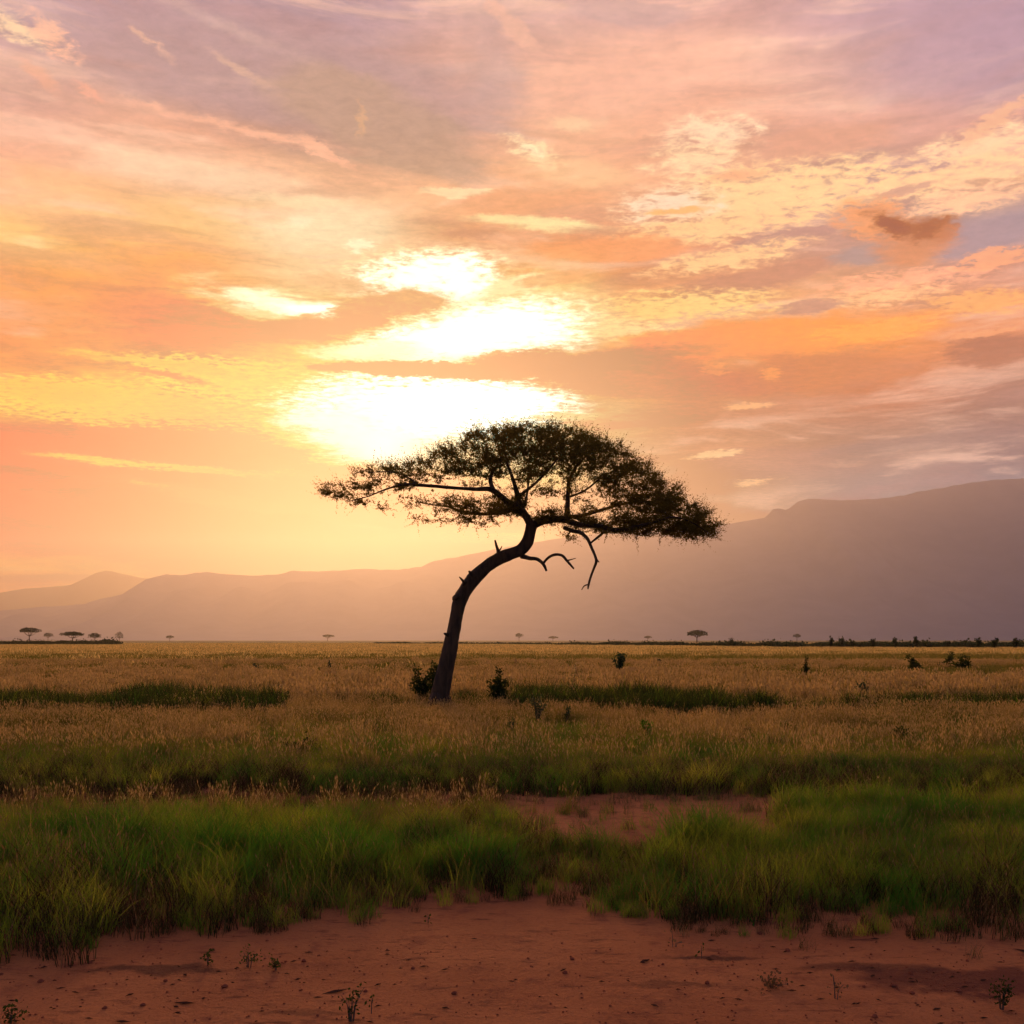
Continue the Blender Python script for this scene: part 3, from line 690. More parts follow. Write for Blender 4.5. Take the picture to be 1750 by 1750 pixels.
# ------------------------------------------------------------------ bushes and plants in the grass
def leafy(name, loc, W, H, n, stems, label, cat='bush', group=None, mat='shrub', leaf=.06, shape=None, up=.5):
    t_ = empty(name, loc, label, cat, group)
    m_ = MB(); lv = []
    for i in range(stems):
        a = random.uniform(0, 6.28); r_ = random.uniform(.1, .5)
        if shape: ex, ez = shape[i % len(shape)]; e = Vector((ex * W, random.gauss(0, .12) * W, ez * H))
        else: e = Vector((math.cos(a) * r_ * W, math.sin(a) * r_ * W, H * random.uniform(.6, 1.0)))
        mid = e * .5 + Vector((e.x * -.15, e.y * -.1, H * .08))
        m_.tube([(e.x * .1, e.y * .1, -.04), tuple(mid), tuple(e)], [.012 * H + .0015, .008 * H + .001, .001], 5, False)
        per = n // stems
        for k in range(per):
            t2 = random.uniform(.18, 1.0) ** .8
            c_ = (mid * (2 * t2) if t2 < .5 else mid.lerp(e, (t2 - .5) * 2))
            c_ = np.array(c_) + rng.normal(0, .06 * W + .01, 3)
            d = rng.normal(0, 1, 3); d[2] += up; d /= np.linalg.norm(d); s2 = np.cross(d, rng.normal(0, 1, 3)); s2 /= np.linalg.norm(s2)
            l_ = leaf * random.uniform(.6, 1.3); w_ = l_ * .28
            lv.extend([c_, c_ + d * l_ * .5 + s2 * w_, c_ + d * l_, c_ + d * l_ * .5 - s2 * w_])
    m_.build('stem', MAT['twig'], t_); quads_mesh('foliage', lv, MAT[mat], t_)
    return t_
def ploc(px, py): p = gpt(px, py); p.z = gh(p.x, p.y); return p
k = pxm
leafy('bush', ploc(722, 1208), 44 * k, 78 * k, 1300, 9, 'dark ragged bush with two leaning tops, left of the acacia trunk', leaf=.075, mat='dark', shape=[(-.35, .95), (-.3, .7), (.1, .6), (.35, .8), (-.15, .5), (.3, .5), (-.4, .5), (0, .45), (.2, .7)])
leafy('bush', ploc(744, 1213), 30 * k, 82 * k, 1000, 7, 'dark upright bush pressed against the left side of the acacia trunk', leaf=.08, mat='dark', shape=[(-.1, .98), (.15, .9), (-.3, .8), (.3, .7), (0, .6), (-.2, .5), (.2, .4)])
leafy('bush', ploc(851, 1214), 38 * k, 70 * k, 1400, 9, 'dark bush with a forked pointed top, to the right of the acacia trunk', leaf=.075, mat='dark', shape=[(.1, 1.0), (-.38, .72), (.4, .72), (-.15, .6), (.2, .62), (0, .5), (-.3, .4), (.3, .4), (0, .75)])
K = lambda py: gdist(py) / F
leafy('shrub', ploc(1059, 1156), 26 * K(1156), 40 * K(1156), 520, 8, 'grey-green upright plant in the tawny field, above the dark strip right of the trunk', 'shrub', leaf=.11, mat='shrub')
leafy('shrub', ploc(1127, 1141), 8 * K(1141), 14 * K(1141), 200, 4, 'small dim upright plant in the field, just right of the grey-green one', 'shrub', leaf=.10)
leafy('dead_shrub', ploc(878, 1143), 12 * K(1143), 16 * K(1143), 90, 3, 'thin slanting dry stalk in the field behind the forked bush', 'shrub', leaf=.08, mat='straw', shape=[(.5, 1), (.35, .8), (.2, .5)])
leafy('shrub', ploc(436, 1152), 10 * K(1152), 18 * K(1152), 200, 5, 'small dim olive plant in the field behind the left dark grass strip', 'shrub', leaf=.10)
leafy('shrub', ploc(527, 1145), 7 * K(1145), 10 * K(1145), 120, 3, 'smaller of the two dim plants halfway between left edge and trunk', 'shrub', leaf=.09)
leafy('shrub', ploc(564, 1150), 8 * K(1150), 20 * K(1150), 160, 3, 'tall thin dim plant in the field, nearest the trunk on its left', 'shrub', leaf=.09)
leafy('shrub', ploc(512, 1151), 16 * K(1151), 9 * K(1151), 160, 5, 'low olive tuft between the two dim plants left of the trunk', 'shrub', leaf=.09)
leafy('shrub', ploc(1377, 1160), 13 * K(1160), 38 * K(1160), 500, 4, 'dark thin plant with a bird-like upright neck shape in the right field', 'shrub', leaf=.08, mat='dark', shape=[(.1, 1), (0, .6), (-.5, .35), (.25, .45)])
leafy('bush', ploc(1562, 1153), 26 * K(1153), 34 * K(1153), 600, 8, 'black-looking pointed bush standing by itself in the right field', leaf=.12, mat='dark', shape=[(-.4, 1), (-.25, .75), (0, .6), (.3, .5), (.1, .5), (-.2, .4), (.4, .35), (-.1, .8)])
leafy('bush', ploc(1617, 1146), 32 * K(1146), 31 * K(1146), 560, 8, 'dark bush with one tall spike, left one of the close pair in the right field', leaf=.13, mat='dark', shape=[(.3, 1), (.2, .7), (-.45, .25), (-.2, .35), (0, .45), (.4, .4), (.1, .3), (.35, .75)])
leafy('bush', ploc(1645, 1150), 36 * K(1150), 29 * K(1150), 640, 9, 'dark rounded bush, right one of the close pair in the right field', leaf=.13, mat='dark', shape=[(-.45, .45), (-.1, .95), (.15, 1), (.4, .6), (.5, .2), (0, .5), (-.3, .5), (.25, .6), (-.2, .3)])
leafy('shrub', ploc(1439, 1176), 12 * K(1176), 13 * K(1176), 220, 5, 'little dark reddish tuft in the field below the bird-shaped plant', 'shrub', leaf=.05, mat='dark')
leafy('shrub', ploc(1473, 1199), 26 * K(1199), 36 * K(1199), 420, 8, 'dusky blue-green leafy plant at the edge of the right grass strip', 'shrub', leaf=.06)
leafy('shrub', ploc(1228, 1164), 11 * K(1164), 12 * K(1164), 200, 5, 'small green tuft in the field above the right dark grass strip', 'shrub', leaf=.07, mat='olive')
leafy('shrub', ploc(1275, 1164), 5 * K(1164), 18 * K(1164), 120, 3, 'thin dim stalk in the field just right of the small green tuft', 'shrub', leaf=.06)
leafy('shrub', ploc(1582, 1168), 16 * K(1168), 12 * K(1168), 220, 5, 'low olive tuft right below the lone pointed bush', 'shrub', leaf=.07, mat='olive')
leafy('weed', ploc(1104, 1268), 18 * K(1268), 40 * K(1268), 240, 6, 'tall leafy green weed rising over the golden grass right of centre', 'weed', leaf=.05, mat='green')
leafy('weed', ploc(918, 1240), 34 * K(1240), 52 * K(1240), 500, 9, 'bluish bushy weed in the golden grass below the forked bush', 'weed', leaf=.04)
leafy('weed', ploc(968, 1240), 18 * K(1240), 34 * K(1240), 220, 6, 'smaller bluish weed beside the bushy weed in the golden grass', 'weed', leaf=.04)
leafy('weed', ploc(1545, 1285), 40 * K(1285), 42 * K(1285), 420, 8, 'dark green weed clump on the right, at the back of the green band', 'weed', leaf=.05, mat='dark')
leafy('weed', ploc(875, 1262), 20 * K(1262), 34 * K(1262), 260, 6, 'leafy grey weed standing where golden grass turns green, near the centre', 'weed', leaf=.04)
leafy('weed', ploc(520, 1300), 90 * K(1300), 34 * K(1300), 700, 12, 'dark low spreading weed in the green band left of centre', 'weed', leaf=.05, mat='dark')
# bare-soil weeds in front
def sprig(px, py, W, H, label, n=60, stems=5, mat='dark', leaf=.018, shape=None, name='weed'):
    leafy(name, ploc(px, py), W * K(py), H * K(py), n, stems, label, 'weed', leaf=leaf, mat=mat, shape=shape)
sprig(600, 1746, 44, 60, 'spindly forked weed on the bare red soil at the bottom, left of centre', 70, 6, shape=[(-.4, .75), (-.25, .55), (.1, .9), (.5, .95), (.35, .7), (-.1, .5)])
sprig(634, 1732, 8, 34, 'single thin stalk to the right of the spindly forked weed', 10, 2)
sprig(355, 1652, 14, 22, 'tiny weed on red soil, leftmost of the pair right of the straw clump', 40, 4)
sprig(425, 1656, 38, 26, 'wispy branching weed on red soil, right of the straw clump', 60, 6)
sprig(472, 1660, 18, 18, 'tiny dark star-shaped weed on the red soil', 60, 5)
sprig(1150, 1620, 24, 28, 'bent dark twig-like weed at the upper edge of the red soil, right of centre', 16, 3, 'straw', shape=[(.9, .25), (-.1, 1), (.6, .3)])
sprig(1199, 1640, 6, 34, 'upright thin stalk over the long dark stain on the red soil, right of centre', 8, 1)
sprig(1712, 1728, 34, 50, 'dark leafy weed on damp soil in the bottom right corner', 160, 6)
sprig(1428, 1712, 50, 40, 'wiry curling weed on the red soil at the lower right', 24, 4, 'straw')
sprig(732, 1580, 6, 26, 'dark stalk at the soil edge left of centre', 10, 1)
sprig(1320, 1690, 60, 14, 'flat pale creeping weed on the red soil, right of centre', 160, 8, 'straw')
sprig(20, 1748, 40, 22, 'dark withered tuft in the bottom left corner', 100, 6)

# flakes of dead leaf
mb = MB()
for _ in range(230):
    px_, py_ = random.uniform(-150, 1900), random.triangular(1585, 1900, 1640)
    p = ploc(px_, py_); a = random.gauss(0, .5); L_ = random.uniform(.006, .026) * (1 + (random.random() < .07) * 1.6); w_ = L_ * random.uniform(.15, .4)
    d = Vector((math.cos(a), math.sin(a), random.uniform(0, .06))); s2 = Vector((-d.y, d.x, 0))
    c_ = p + Vector((0, 0, .004))
    mb.add([c_ - d * L_, c_ + s2 * w_ + Vector((0, 0, .002)), c_ + d * L_, c_ - s2 * w_, c_ + Vector((0, 0, .005))], [(0, 1, 4), (1, 2, 4), (2, 3, 4), (3, 0, 4), (3, 2, 1, 0)])
tag(mb.build('leaf_litter', MAT['straw_dark']), kind='stuff')
# small clods and pebbles of the same red soil
m, t = newmat('red_clod'); geo = N(t, 'ShaderNodeNewGeometry')
b = N(t, 'ShaderNodeBsdfDiffuse'); put(t, b.inputs[0], mixc(t, noise(t, geo.outputs['Position'], 20, 4), (.22, .06, .035, 1), (.36, .12, .065, 1))); finish(t, b.outputs[0])
mb = MB()
for _ in range(1100):
    px_, py_ = random.uniform(-200, 1950), random.triangular(1580, 1950, 1640)
    p = ploc(px_, py_); r_ = random.uniform(.002, .007) * (1 + (random.random() < .05) * 1.4)
    v = []; 
    for zz_, rr in ((-.3, .8), (.35, .9), (.8, .45)):
        for kk in range(6):
            a = kk * 1.047 + zz_; j = random.uniform(.75, 1.2)
            v.append((p.x + math.cos(a) * r_ * rr * j, p.y + math.sin(a) * r_ * rr * j, p.z + zz_ * r_))
    f = [(i * 6 + kk, i * 6 + (kk + 1) % 6, (i + 1) * 6 + (kk + 1) % 6, (i + 1) * 6 + kk) for i in range(2) for kk in range(6)] + [tuple(12 + kk for kk in range(6))]
    mb.add(v, f)
tag(mb.build('soil_clods', m), kind='stuff')

# ------------------------------------------------------------------ scrub belts far out
def scrub_belt(x0, x1, Ya, Yb, n, hmin, hmax, name='far_scrub'):
    lv = []
    for _ in range(n):
        u = random.random(); px_ = x0 + (x1 - x0) * u; Y = (Ya + (Yb - Ya) * u) * random.uniform(1, 1.12)
        c0 = at(px_, HOR, Y); hgt = random.uniform(hmin, hmax) * (1.6 if random.random() < .04 else 1)
        hgt *= .75 + .5 * mnoise.noise(Vector((px_ * .03, 0, 1)))
        for _k in range(5):
            c_ = np.array((c0.x + random.gauss(0, .5), c0.y + random.gauss(0, .5), random.uniform(.05, 1) * hgt)); s_ = random.uniform(.12, .3)
            n1 = rng.normal(0, 1, 3); n1 /= np.linalg.norm(n1); n2 = np.cross(n1, rng.normal(0, 1, 3)); n2 /= np.linalg.norm(n2)
            lv.extend([c_ - n1 * s_, c_ - n2 * s_, c_ + n1 * s_, c_ + n2 * s_])
    o = quads_mesh(name, lv, MAT['farleaf']); tag(o, kind='stuff')
scrub_belt(-400, 205, 330, 330, 6000, 1.3, 1.9)
scrub_belt(640, 1000, 420, 300, 1800, .6, 1.0)
scrub_belt(1000, 1320, 300, 215, 3500, .9, 1.3)
scrub_belt(1320, 2200, 215, 165, 8000, 1.0, 1.5)
LB = ['first dark bush sticking out of the scrub line on the right, left of its twin', 'second dark bush standing out of the right scrub line, close beside the first',
      'low round bush in the right scrub line after the two dark ones', 'small bush midway in the right scrub line above the lone pointed bush',
      'knobby bush in the scrub line above the gap between the field bushes', 'tallest bush in the scrub line, above the lone pointed field bush',
      'narrow bush in the scrub line just above the spiked field bush', 'broad bush in the scrub line above the pair of field bushes',
      'rounded bush in the scrub line, second from the right edge', 'last bush in the scrub line at the right edge', 'small dark bush on the scrub line left of the right field, near the skyline tree']
for (px_, h_, w_), lb in zip([(1419, 15, 10), (1438, 15, 12), (1457, 11, 9), (1492, 12, 9), (1531, 14, 14), (1566, 16, 12), (1620, 13, 9), (1672, 15, 12), (1700, 15, 13), (1737, 15, 12), (1250, 12, 9)], LB):
    Y = 205 - (px_ - 1320) * .09 if px_ > 1320 else 235
    b = at(px_, HOR, Y); b.z = 0; kk = Y / F
    leafy('bush', b, w_ * kk, h_ * kk * 1.35, 260, 6, lb, 'bush', 'bushes standing out of the far scrub line', 'farleaf', leaf=.32)

# ------------------------------------------------------------------ grass
src = bpy.data.collections.new('grass_tufts')
def blade_verts(n, rad_, hlo, hhi, w, bend, head=0.0, segs=3, lean=0.0):
    V_ = []; 
    for _ in range(n):
        a = random.uniform(0, 6.283); r_ = rad_ * math.sqrt(random.random()); x_, y_ = math.cos(a) * r_, math.sin(a) * r_
        h_ = random.uniform(hlo, hhi); fa = random.uniform(0, 6.283); sx_, sy_ = math.cos(fa) * w / 2, math.sin(fa) * w / 2
        ba = random.uniform(0, 6.283); bx, by = math.cos(ba) * bend * h_ * random.uniform(.3, 1.3) + lean * h_, math.sin(ba) * bend * h_ * random.uniform(.3, 1.3)
        pts = []
        for i in range(segs + 1):
            t_ = i / segs; pts.append((x_ + bx * t_ * t_, y_ + by * t_ * t_, h_ * (t_ - .18 * bend * t_ * t_) - .02 * (i == 0)))
        for i in range(segs):
            w0 = 1 - (i / segs) ** 1.5 * .9; w1 = 1 - ((i + 1) / segs) ** 1.5 * .93
            p0, p1 = pts[i], pts[i + 1]
            V_ += [(p0[0] - sx_ * w0, p0[1] - sy_ * w0, p0[2]), (p0[0] + sx_ * w0, p0[1] + sy_ * w0, p0[2]), (p1[0] + sx_ * w1, p1[1] + sy_ * w1, p1[2]), (p1[0] - sx_ * w1, p1[1] - sy_ * w1, p1[2])]
    return V_
def head_verts(n, rad_, hlo, hhi, w, hl, hw, bend):
    V_ = []; H_ = []
    for _ in range(n):
        a = random.uniform(0, 6.283); r_ = rad_ * math.sqrt(random.random()); x_, y_ = math.cos(a) * r_, math.sin(a) * r_
        h_ = random.uniform(hlo, hhi); ba = random.uniform(0, 6.283); bx, by = math.cos(ba) * bend * h_, math.sin(ba) * bend * h_
        fa = random.uniform(0, 6.283); sx_, sy_ = math.cos(fa) * w / 2, math.sin(fa) * w / 2
        m_ = (x_ + bx * .3, y_ + by * .3, h_ * .6); e = (x_ + bx, y_ + by, h_)
        for p0, p1 in (((x_, y_, -.02), m_), (m_, e)):
            V_ += [(p0[0] - sx_, p0[1] - sy_, p0[2]), (p0[0] + sx_, p0[1] + sy_, p0[2]), (p1[0] + sx_, p1[1] + sy_, p1[2]), (p1[0] - sx_, p1[1] - sy_, p1[2])]
        dx_, dy_, dz_ = bx * .5, by * .5, h_ * .5; L_ = math.sqrt(dx_ ** 2 + dy_ ** 2 + dz_ ** 2); dx_, dy_, dz_ = dx_ / L_ * hl, dy_ / L_ * hl, dz_ / L_ * hl
        for kq in range(2):
            fa2 = fa + kq * 1.57; ux, uy = math.cos(fa2) * hw / 2, math.sin(fa2) * hw / 2
            H_ += [e, (e[0] + dx_ * .45 + ux, e[1] + dy_ * .45 + uy, e[2] + dz_ * .45), (e[0] + dx_, e[1] + dy_, e[2] + dz_), (e[0] + dx_ * .45 - ux, e[1] + dy_ * .45 - uy, e[2] + dz_ * .45)]
    return V_, H_
def tuft(name, parts_):                    # parts_: list of (verts, material)
    vs = [np.asarray(v, np.float32).reshape(-1, 3) for v, _ in parts_ if len(v)]; al = np.concatenate(vs); n = len(al) // 4
    me = bpy.data.meshes.new(name); me.vertices.add(len(al)); me.vertices.foreach_set('co', al.ravel())
    me.loops.add(n * 4); me.loops.foreach_set('vertex_index', np.arange(n * 4, dtype=np.int32))
    me.polygons.add(n); me.polygons.foreach_set('loop_start', np.arange(0, n * 4, 4, dtype=np.int32))
    mi = []; 
    for i, (v, m_) in enumerate([q for q in parts_ if len(q[0])]): me.materials.append(MAT[m_]); mi += [i] * (len(v) // 4)
    me.polygons.foreach_set('material_index', np.array(mi, dtype=np.int32)); me.update(calc_edges=True)
    o = bpy.data.objects.new(name, me); return o
def make_set(nm, fn, n):
    c = bpy.data.collections.new(nm)
    for i in range(n): c.objects.link(fn('%s_%02d' % (nm, i)))
    return c
def g_green(nm):
    a = blade_verts(54, .11, .13, .30, .0042, .55); b_ = blade_verts(14, .13, .05, .16, .007, .8)
    c1, h1 = head_verts(1, .1, .28, .38, .002, .03, .005, .2)
    return tuft(nm, [(a + b_, 'green'), (blade_verts(7, .13, .14, .33, .004, .7), 'straw'), (blade_verts(3, .13, .16, .34, .0035, .6), 'gold'), (c1, 'olive'), (h1, 'seedhead_dim')])
def g_lush(nm):
    return tuft(nm, [(blade_verts(58, .11, .16, .34, .0048, .55), 'green'), (blade_verts(6, .12, .15, .36, .004, .7), 'olive'), (blade_verts(3, .12, .18, .36, .0035, .6), 'gold'), (blade_verts(16, .12, .08, .2, .008, .8), 'olive')])
def g_mixed(nm):
    c1, h1 = head_verts(3, .12, .16, .33, .002, .035, .006, .3)
    return tuft(nm, [(blade_verts(26, .12, .12, .28, .0055, .55), 'olive'), (blade_verts(18, .12, .1, .3, .005, .5), 'green'), (c1, 'gold'), (h1, 'seedhead_dim')])
def g_gold(nm):
    c1, h1 = head_verts(11, .15, .18, .38, .004, .06, .012, .3)
    return tuft(nm, [(blade_verts(22, .15, .12, .30, .007, .5), 'gold'), (blade_verts(7, .15, .1, .24, .007, .6), 'olive'), (c1, 'gold'), (h1, 'seed')])
def g_straw(nm):
    c1, h1 = head_verts(3, .10, .14, .30, .002, .028, .005, .4)
    return tuft(nm, [(blade_verts(20, .11, .08, .28, .004, .6), 'straw'), (c1, 'straw'), (h1, 'seedhead_dim'), (blade_verts(14, .1, .05, .24, .004, .7), 'dark')])
def g_brown(nm):
    c1, h1 = head_verts(2, .1, .14, .3, .002, .03, .006, .4)
    return tuft(nm, [(blade_verts(26, .11, .1, .27, .005, .6), 'brown'), (blade_verts(12, .11, .08, .24, .005, .6), 'dark'), (blade_verts(5, .11, .08, .28, .004, .7), 'straw'), (c1, 'straw'), (h1, 'seedhead_dim')])
def g_dark(nm):
    return tuft(nm, [(blade_verts(46, .2, .25, .52, .014, .4), 'dark'), (blade_verts(8, .2, .2, .5, .012, .4), 'green')])
def g_far(nm, rad_=.45, w=.022):
    c1, h1 = head_verts(30, rad_, .22, .42, w * .5, .10, w * 2, .2)
    return tuft(nm, [(blade_verts(40, rad_, .15, .36, w, .4, segs=2), 'gold'), (blade_verts(14, rad_, .12, .3, w, .4, segs=2), 'olive'), (c1, 'gold'), (h1, 'seed')])
def g_farol(nm):
    return tuft(nm, [(blade_verts(58, .45, .12, .34, .02, .4, segs=2), 'olive'), (blade_verts(22, .45, .1, .3, .02, .4, segs=2), 'dark'), (blade_verts(18, .45, .15, .38, .018, .4, segs=2), 'gold')])
def g_vfar(nm):
    return tuft(nm, [(blade_verts(60, 1.6, .15, .36, .06, .4, segs=2), 'pale'), (blade_verts(30, 1.6, .2, .42, .05, .3, segs=2), 'gold')])
def g_faro(nm): return tuft(nm, [(blade_verts(60, 1.6, .12, .34, .06, .4, segs=2), 'olive'), (blade_verts(30, 1.6, .15, .36, .05, .4, segs=2), 'gold')])
SETS = {k_: make_set(k_ + '_tuft', f_, n_) for k_, f_, n_ in (('green', g_green, 6), ('lush', g_lush, 5), ('mixed', g_mixed, 6), ('gold', g_gold, 6), ('straw', g_straw, 5), ('dark', g_dark, 4), ('brown', g_brown, 5), ('far', g_far, 5), ('vfar', g_vfar, 5), ('faro', g_faro, 4), ('farol', g_farol, 4))}
FX = [(-2000, 1640), (-300, 1690), (0, 1664), (120, 1660), (185, 1652), (230, 1615), (270, 1600), (330, 1604), (420, 1588), (500, 1588), (600, 1584), (700, 1560), (780, 1552), (870, 1545), (960, 1552), (1040, 1572), (1100, 1588), (1250, 1600), (1400, 1604), (1550, 1608), (1750, 1612), (2100, 1600), (3800, 1600)]
fx, fy = np.array(FX).T
def zone(px, py, X, Y):
    """which grass stands at this spot, its density 0..1 and height"""
    nz = mnoise.noise(Vector((X * 1.1, Y * 1.1, 0))); nz2 = mnoise.noise(Vector((X * .45, Y * .8, 5))); nf = mnoise.noise(Vector((X * 4, Y * 4, 2)))
    cl = mnoise.noise(Vector((X * 2.3, Y * 2.0, 11))); cl2 = mnoise.noise(Vector((X * 5.1, Y * 4.6, 17)))
    lump = 1 + .55 * cl + .35 * cl2                  # clumps and hollows
    if lump < .72 and random.random() < .5: return None
    rr = random.random()
    front = np.interp(px, fx, fy) + nz * 18 + nf * 12
    if py > front:
        return ('straw', .04, .5) if py < front + 25 else None
    if py > 1388 + nz * 7:                       # nearest band
        e = ((px - 1130) / 265) ** 2 + ((py - 1418) / 36) ** 2 + .5 * cl
        if e < 1: return ('straw' if rr < .6 else 'mixed', .10 if e < .6 else .35, .55)
        if py < 1424 and px < 1000: return ('gold' if rr < .25 and py < 1405 else 'straw' if rr < .4 else 'mixed' if rr < .7 else 'green', .8, .62 * lump)
        edge = min(1, (front - py) / (115 if px > 300 else 165))
        if edge < 1 and rr > edge * .75:                      # ragged, low, dry foot of the bank, shade put into the brown blades
            r2 = random.random()
            return ('brown' if r2 < .68 else 'straw' if r2 < .72 else 'green', .55 if px < 260 and edge < .5 else .95, (.42 + .5 * edge + (.35 if px < 240 else 0)) * lump)
        if 880 < px < 1120: return ('mixed' if rr < .6 else 'brown' if rr < .8 else 'green', .8, .72 * lump)
        if rr < .10: return ('brown', 1, .95 * lump)
        if rr < .22: return ('mixed', 1, .95 * lump)
        if px > 1080: return ('lush' if nz2 > -.1 else 'green', 1, (.94 + .2 * nz2) * lump)
        return ('lush' if 200 < px < 640 or nz2 > .1 else 'green', 1, (.92 + .2 * nz2 + (.1 if 150 < px < 620 else 0)) * lump)
    if py > 1358 + nz * 6:                        # gap between the banks
        if 860 < px < 1390: return ('straw', .14, .6)
        return ('brown' if rr < .66 else 'straw' if rr < .93 else 'gold', .65, .55)  # dark brown blades stand in for the shade in the gap
    if py > 1326:  # front of the second bank, its shade painted with dark brown blades
        return ('brown' if rr < .7 else 'straw' if rr < .65 else 'green', .95, (.95 + .2 * nz2) * lump)
    gb = 1258 + 34 * nz2 + 22 * cl + (26 if px < 430 else 0) + (12 if px > 1000 else 0)
    if py > gb:
        mixr = min(1, (py - gb) / 40)
        if rr < .08: return ('brown', 1, .8 * lump)
        return ('green' if rr < .22 + .5 * mixr else 'lush' if rr < .25 + .6 * mixr and nz2 > 0 else 'mixed' if rr < .88 else 'gold', 1, (.92 + .25 * nz2) * lump)
    if py > 1205:
        return ('gold' if rr < .62 + nz2 * .6 else 'brown' if rr < .72 else 'mixed', 1, (.78 + .2 * nz2) * (.6 + .4 * lump))
    return ('far', 1, .8)
PTS = {k_: [] for k_ in SETS}
def in_streak(px, py):
    w = 5 * mnoise.noise(Vector((px * .02, py * .03, 4)))
    return (-200 < px < 480 and 1199 + w < py < 1225 + w) or (870 < px < 1310 and 1200 + w < py < 1224 + w + (px - 870) * .016) or (1490 < px < 1900 and 1206 + w < py < 1220 + w)
def put_tuft(kind, X, Y, s_, tilt=.12):
    PTS[kind].append((X, Y, gh(X, Y) if Y < 40 else 0, s_, random.uniform(0, 6.283), random.gauss(0, tilt), random.gauss(0, tilt)))
def scatter(Ya, Yb, per, fn, half=.62, extra=2.0):
    area = half * (Yb ** 2 - Ya ** 2) + 2 * extra * (Yb - Ya)
    for _ in range(int(area * per)):
        while True:
            Y = math.sqrt(random.uniform(Ya ** 2, Yb ** 2)); break
        X = random.uniform(-1, 1) * (half * Y + extra)
        fn(X, Y)
def near(X, Y):
    px_ = 875 + X * F / Y; py_ = HOR + CAMH * F / Y
    if in_streak(px_, py_) and random.random() < .8: return
    z_ = zone(px_, py_, X, Y)
    if z_ and random.random() < z_[1]: put_tuft(z_[0] if z_[0] != 'far' else 'gold', X, Y, z_[2] * random.uniform(.8, 1.15))
scatter(4.2, 15.5, 120, near, .60, 1.2)
scatter(15.5, 27, 44, near, .60, 2)
def farf(X, Y):
    if in_streak(875 + X * F / Y, HOR + CAMH * F / Y) and random.random() < .75: return
    if Y > 50 and random.random() < .5: return
    n_ = mnoise.noise(Vector((X * .02, Y * .05, 3))) + .5 * mnoise.noise(Vector((X * .1, Y * .2, 1)))
    wgt = .16 + .6 * min(1, max(0, (Y - 30) / 14)) + .9 * n_
    put_tuft('farol' if random.random() < wgt else 'far', X, Y, random.uniform(.75, 1.2) * (1 + .25 * n_) * .9, .08)
scatter(25, 70, 5.0, farf, .60, 4)
def vfarf(X, Y):
    n_ = mnoise.noise(Vector((X * .006, Y * .022, 3)))
    olive = random.random() < (.9 if Y < 105 else .55 if Y < 135 else .06) + n_ * .8
    put_tuft('faro' if olive else 'vfar', X, Y, random.uniform(.8, 1.25) * (.85 if olive else 1), .05)
scatter(60, 180, .55, vfarf, .60, 6)
scatter(180, 520, .16, vfarf, .60, 10)
# taller dark green clumps in streaks near the tree line
def streak(x0, x1, pya, pyb, n, s0=.7, s1=1.1, kind='dark'):
    for _ in range(n):
        u = random.random(); px_ = x0 + (x1 - x0) * u
        py_ = np.interp(u, np.linspace(0, 1, len(pya)), pya) - random.random() * np.interp(u, np.linspace(0, 1, len(pyb)), pyb)
        py_ += 3 * mnoise.noise(Vector((px_ * .05, 1, 1)))
        p = gpt(px_, py_); c_ = mnoise.noise(Vector((p.x * .9, p.y * 1.5, 6)))
        if c_ < -.3 and random.random() < .7: continue
        r3 = random.random()
        put_tuft(kind if r3 < .72 else 'brown' if r3 < .82 else 'mixed', p.x, p.y, random.uniform(s0 * .6, s1) * (1 + .6 * c_) * (1 if r3 < .72 else 1.3), .15)
streak(-200, 480, [1222, 1224, 1226, 1225, 1223, 1221, 1218], [16, 22, 20, 14, 24, 26, 8], 930, .75, 1.2)
streak(20, 120, [1220, 1222, 1222], [16, 14, 18], 161, .7, 1.1)
streak(200, 360, [1220, 1220, 1220], [18, 26, 12], 260, 0.75, 1.1)
streak(380, 470, [1220, 1224, 1222], [6, 16, 4], 99, .7, 1.1)
streak(640, 710, [1214, 1218], [8, 4], 99, .5, .85)
streak(780, 980, [1216, 1218, 1218], [8, 12, 12], 260, .6, 1.0)
streak(880, 1320, [1216, 1218, 1220, 1224, 1230, 1232, 1224], [20, 24, 22, 20, 16, 14, 5], 1054, .7, 1.2)
streak(1060, 1220, [1212, 1216, 1226], [10, 12, 14], 260, .9, 1.35)
streak(1330, 1470, [1226, 1228, 1220], [4, 10, 3], 161, .5, .9)
streak(1480, 2000, [1218, 1222, 1216, 1218, 1222], [14, 16, 16, 20, 20], 558, .5, 1.0)
streak(430, 560, [1226, 1230, 1224], [6, 10, 6], 99, .4, .8, 'mixed')
for _ in range(26):                                    # small loose dark tufts over the field
    px_, py_ = random.uniform(-100, 1850), random.uniform(1150, 1290)
    for __ in range(random.randint(3, 14)):
        p = gpt(px_ + random.gauss(0, 14), py_ + random.gauss(0, 1.6)); put_tuft('dark', p.x, p.y, random.uniform(.35, .75), .1)
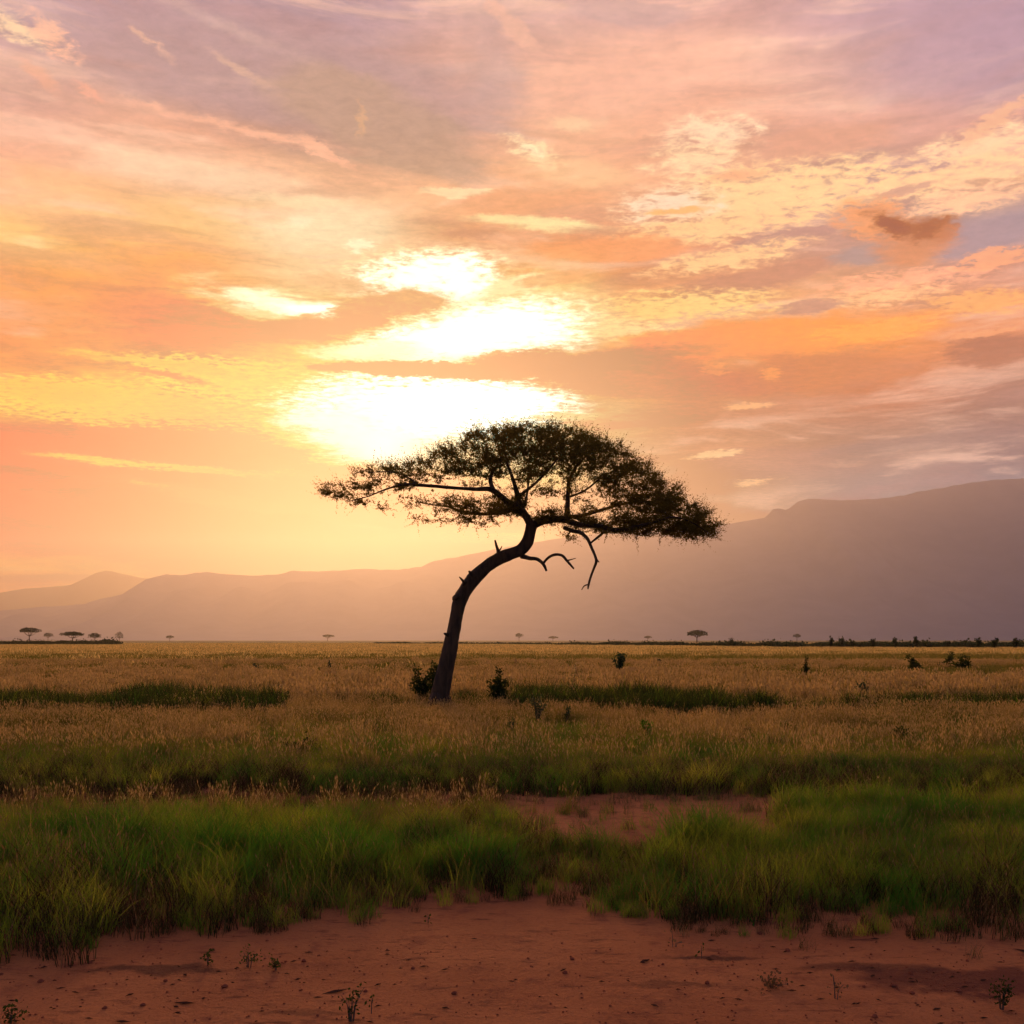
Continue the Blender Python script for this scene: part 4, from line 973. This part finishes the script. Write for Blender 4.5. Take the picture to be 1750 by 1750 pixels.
def gn_scatter(name, kind):
    A = np.array(PTS[kind], np.float32)
    if not len(A): return
    me = bpy.data.meshes.new(name); me.vertices.add(len(A)); me.vertices.foreach_set('co', A[:, :3].ravel())
    a_ = me.attributes.new('size', 'FLOAT', 'POINT'); a_.data.foreach_set('value', A[:, 3].copy())
    a_ = me.attributes.new('turn', 'FLOAT_VECTOR', 'POINT'); a_.data.foreach_set('vector', np.stack([A[:, 5], A[:, 6], A[:, 4]], 1).astype(np.float32).ravel())
    o = link(bpy.data.objects.new(name, me))
    g = bpy.data.node_groups.new(name + '_scatter', 'GeometryNodeTree')
    g.interface.new_socket('Geometry', in_out='INPUT', socket_type='NodeSocketGeometry'); g.interface.new_socket('Geometry', in_out='OUTPUT', socket_type='NodeSocketGeometry')
    gi = g.nodes.new('NodeGroupInput'); go = g.nodes.new('NodeGroupOutput')
    ci = g.nodes.new('GeometryNodeCollectionInfo'); ci.inputs['Collection'].default_value = SETS[kind]
    ci.inputs['Separate Children'].default_value = True; ci.inputs['Reset Children'].default_value = True
    ip = g.nodes.new('GeometryNodeInstanceOnPoints'); ip.inputs['Pick Instance'].default_value = True
    s_ = g.nodes.new('GeometryNodeInputNamedAttribute'); s_.data_type = 'FLOAT'; s_.inputs['Name'].default_value = 'size'
    r_ = g.nodes.new('GeometryNodeInputNamedAttribute'); r_.data_type = 'FLOAT_VECTOR'; r_.inputs['Name'].default_value = 'turn'
    rv = g.nodes.new('FunctionNodeRandomValue'); rv.data_type = 'INT'
    rv.inputs[4].default_value = 0; rv.inputs[5].default_value = 63
    er = g.nodes.new('FunctionNodeEulerToRotation')
    L = g.links.new
    L(gi.outputs[0], ip.inputs['Points']); L(ci.outputs[0], ip.inputs['Instance']); L(rv.outputs[2], ip.inputs['Instance Index'])
    L(r_.outputs[0], er.inputs[0]); L(er.outputs[0], ip.inputs['Rotation']); L(s_.outputs[0], ip.inputs['Scale']); L(ip.outputs[0], go.inputs[0])
    md = o.modifiers.new('scatter', 'NODES'); md.node_group = g
    tag(o, kind='stuff')
for nm, kd in (('green_grass', 'green'), ('lush_grass', 'lush'), ('mixed_grass', 'mixed'), ('golden_grass', 'gold'), ('dry_grass', 'straw'), ('dark_grass', 'dark'), ('brown_grass', 'brown'), ('field_grass', 'far'), ('plain_grass', 'vfar'), ('olive_grass', 'faro'), ('olive_field_grass', 'farol')):
    print(nm, len(PTS[kd])); gn_scatter(nm, kd)
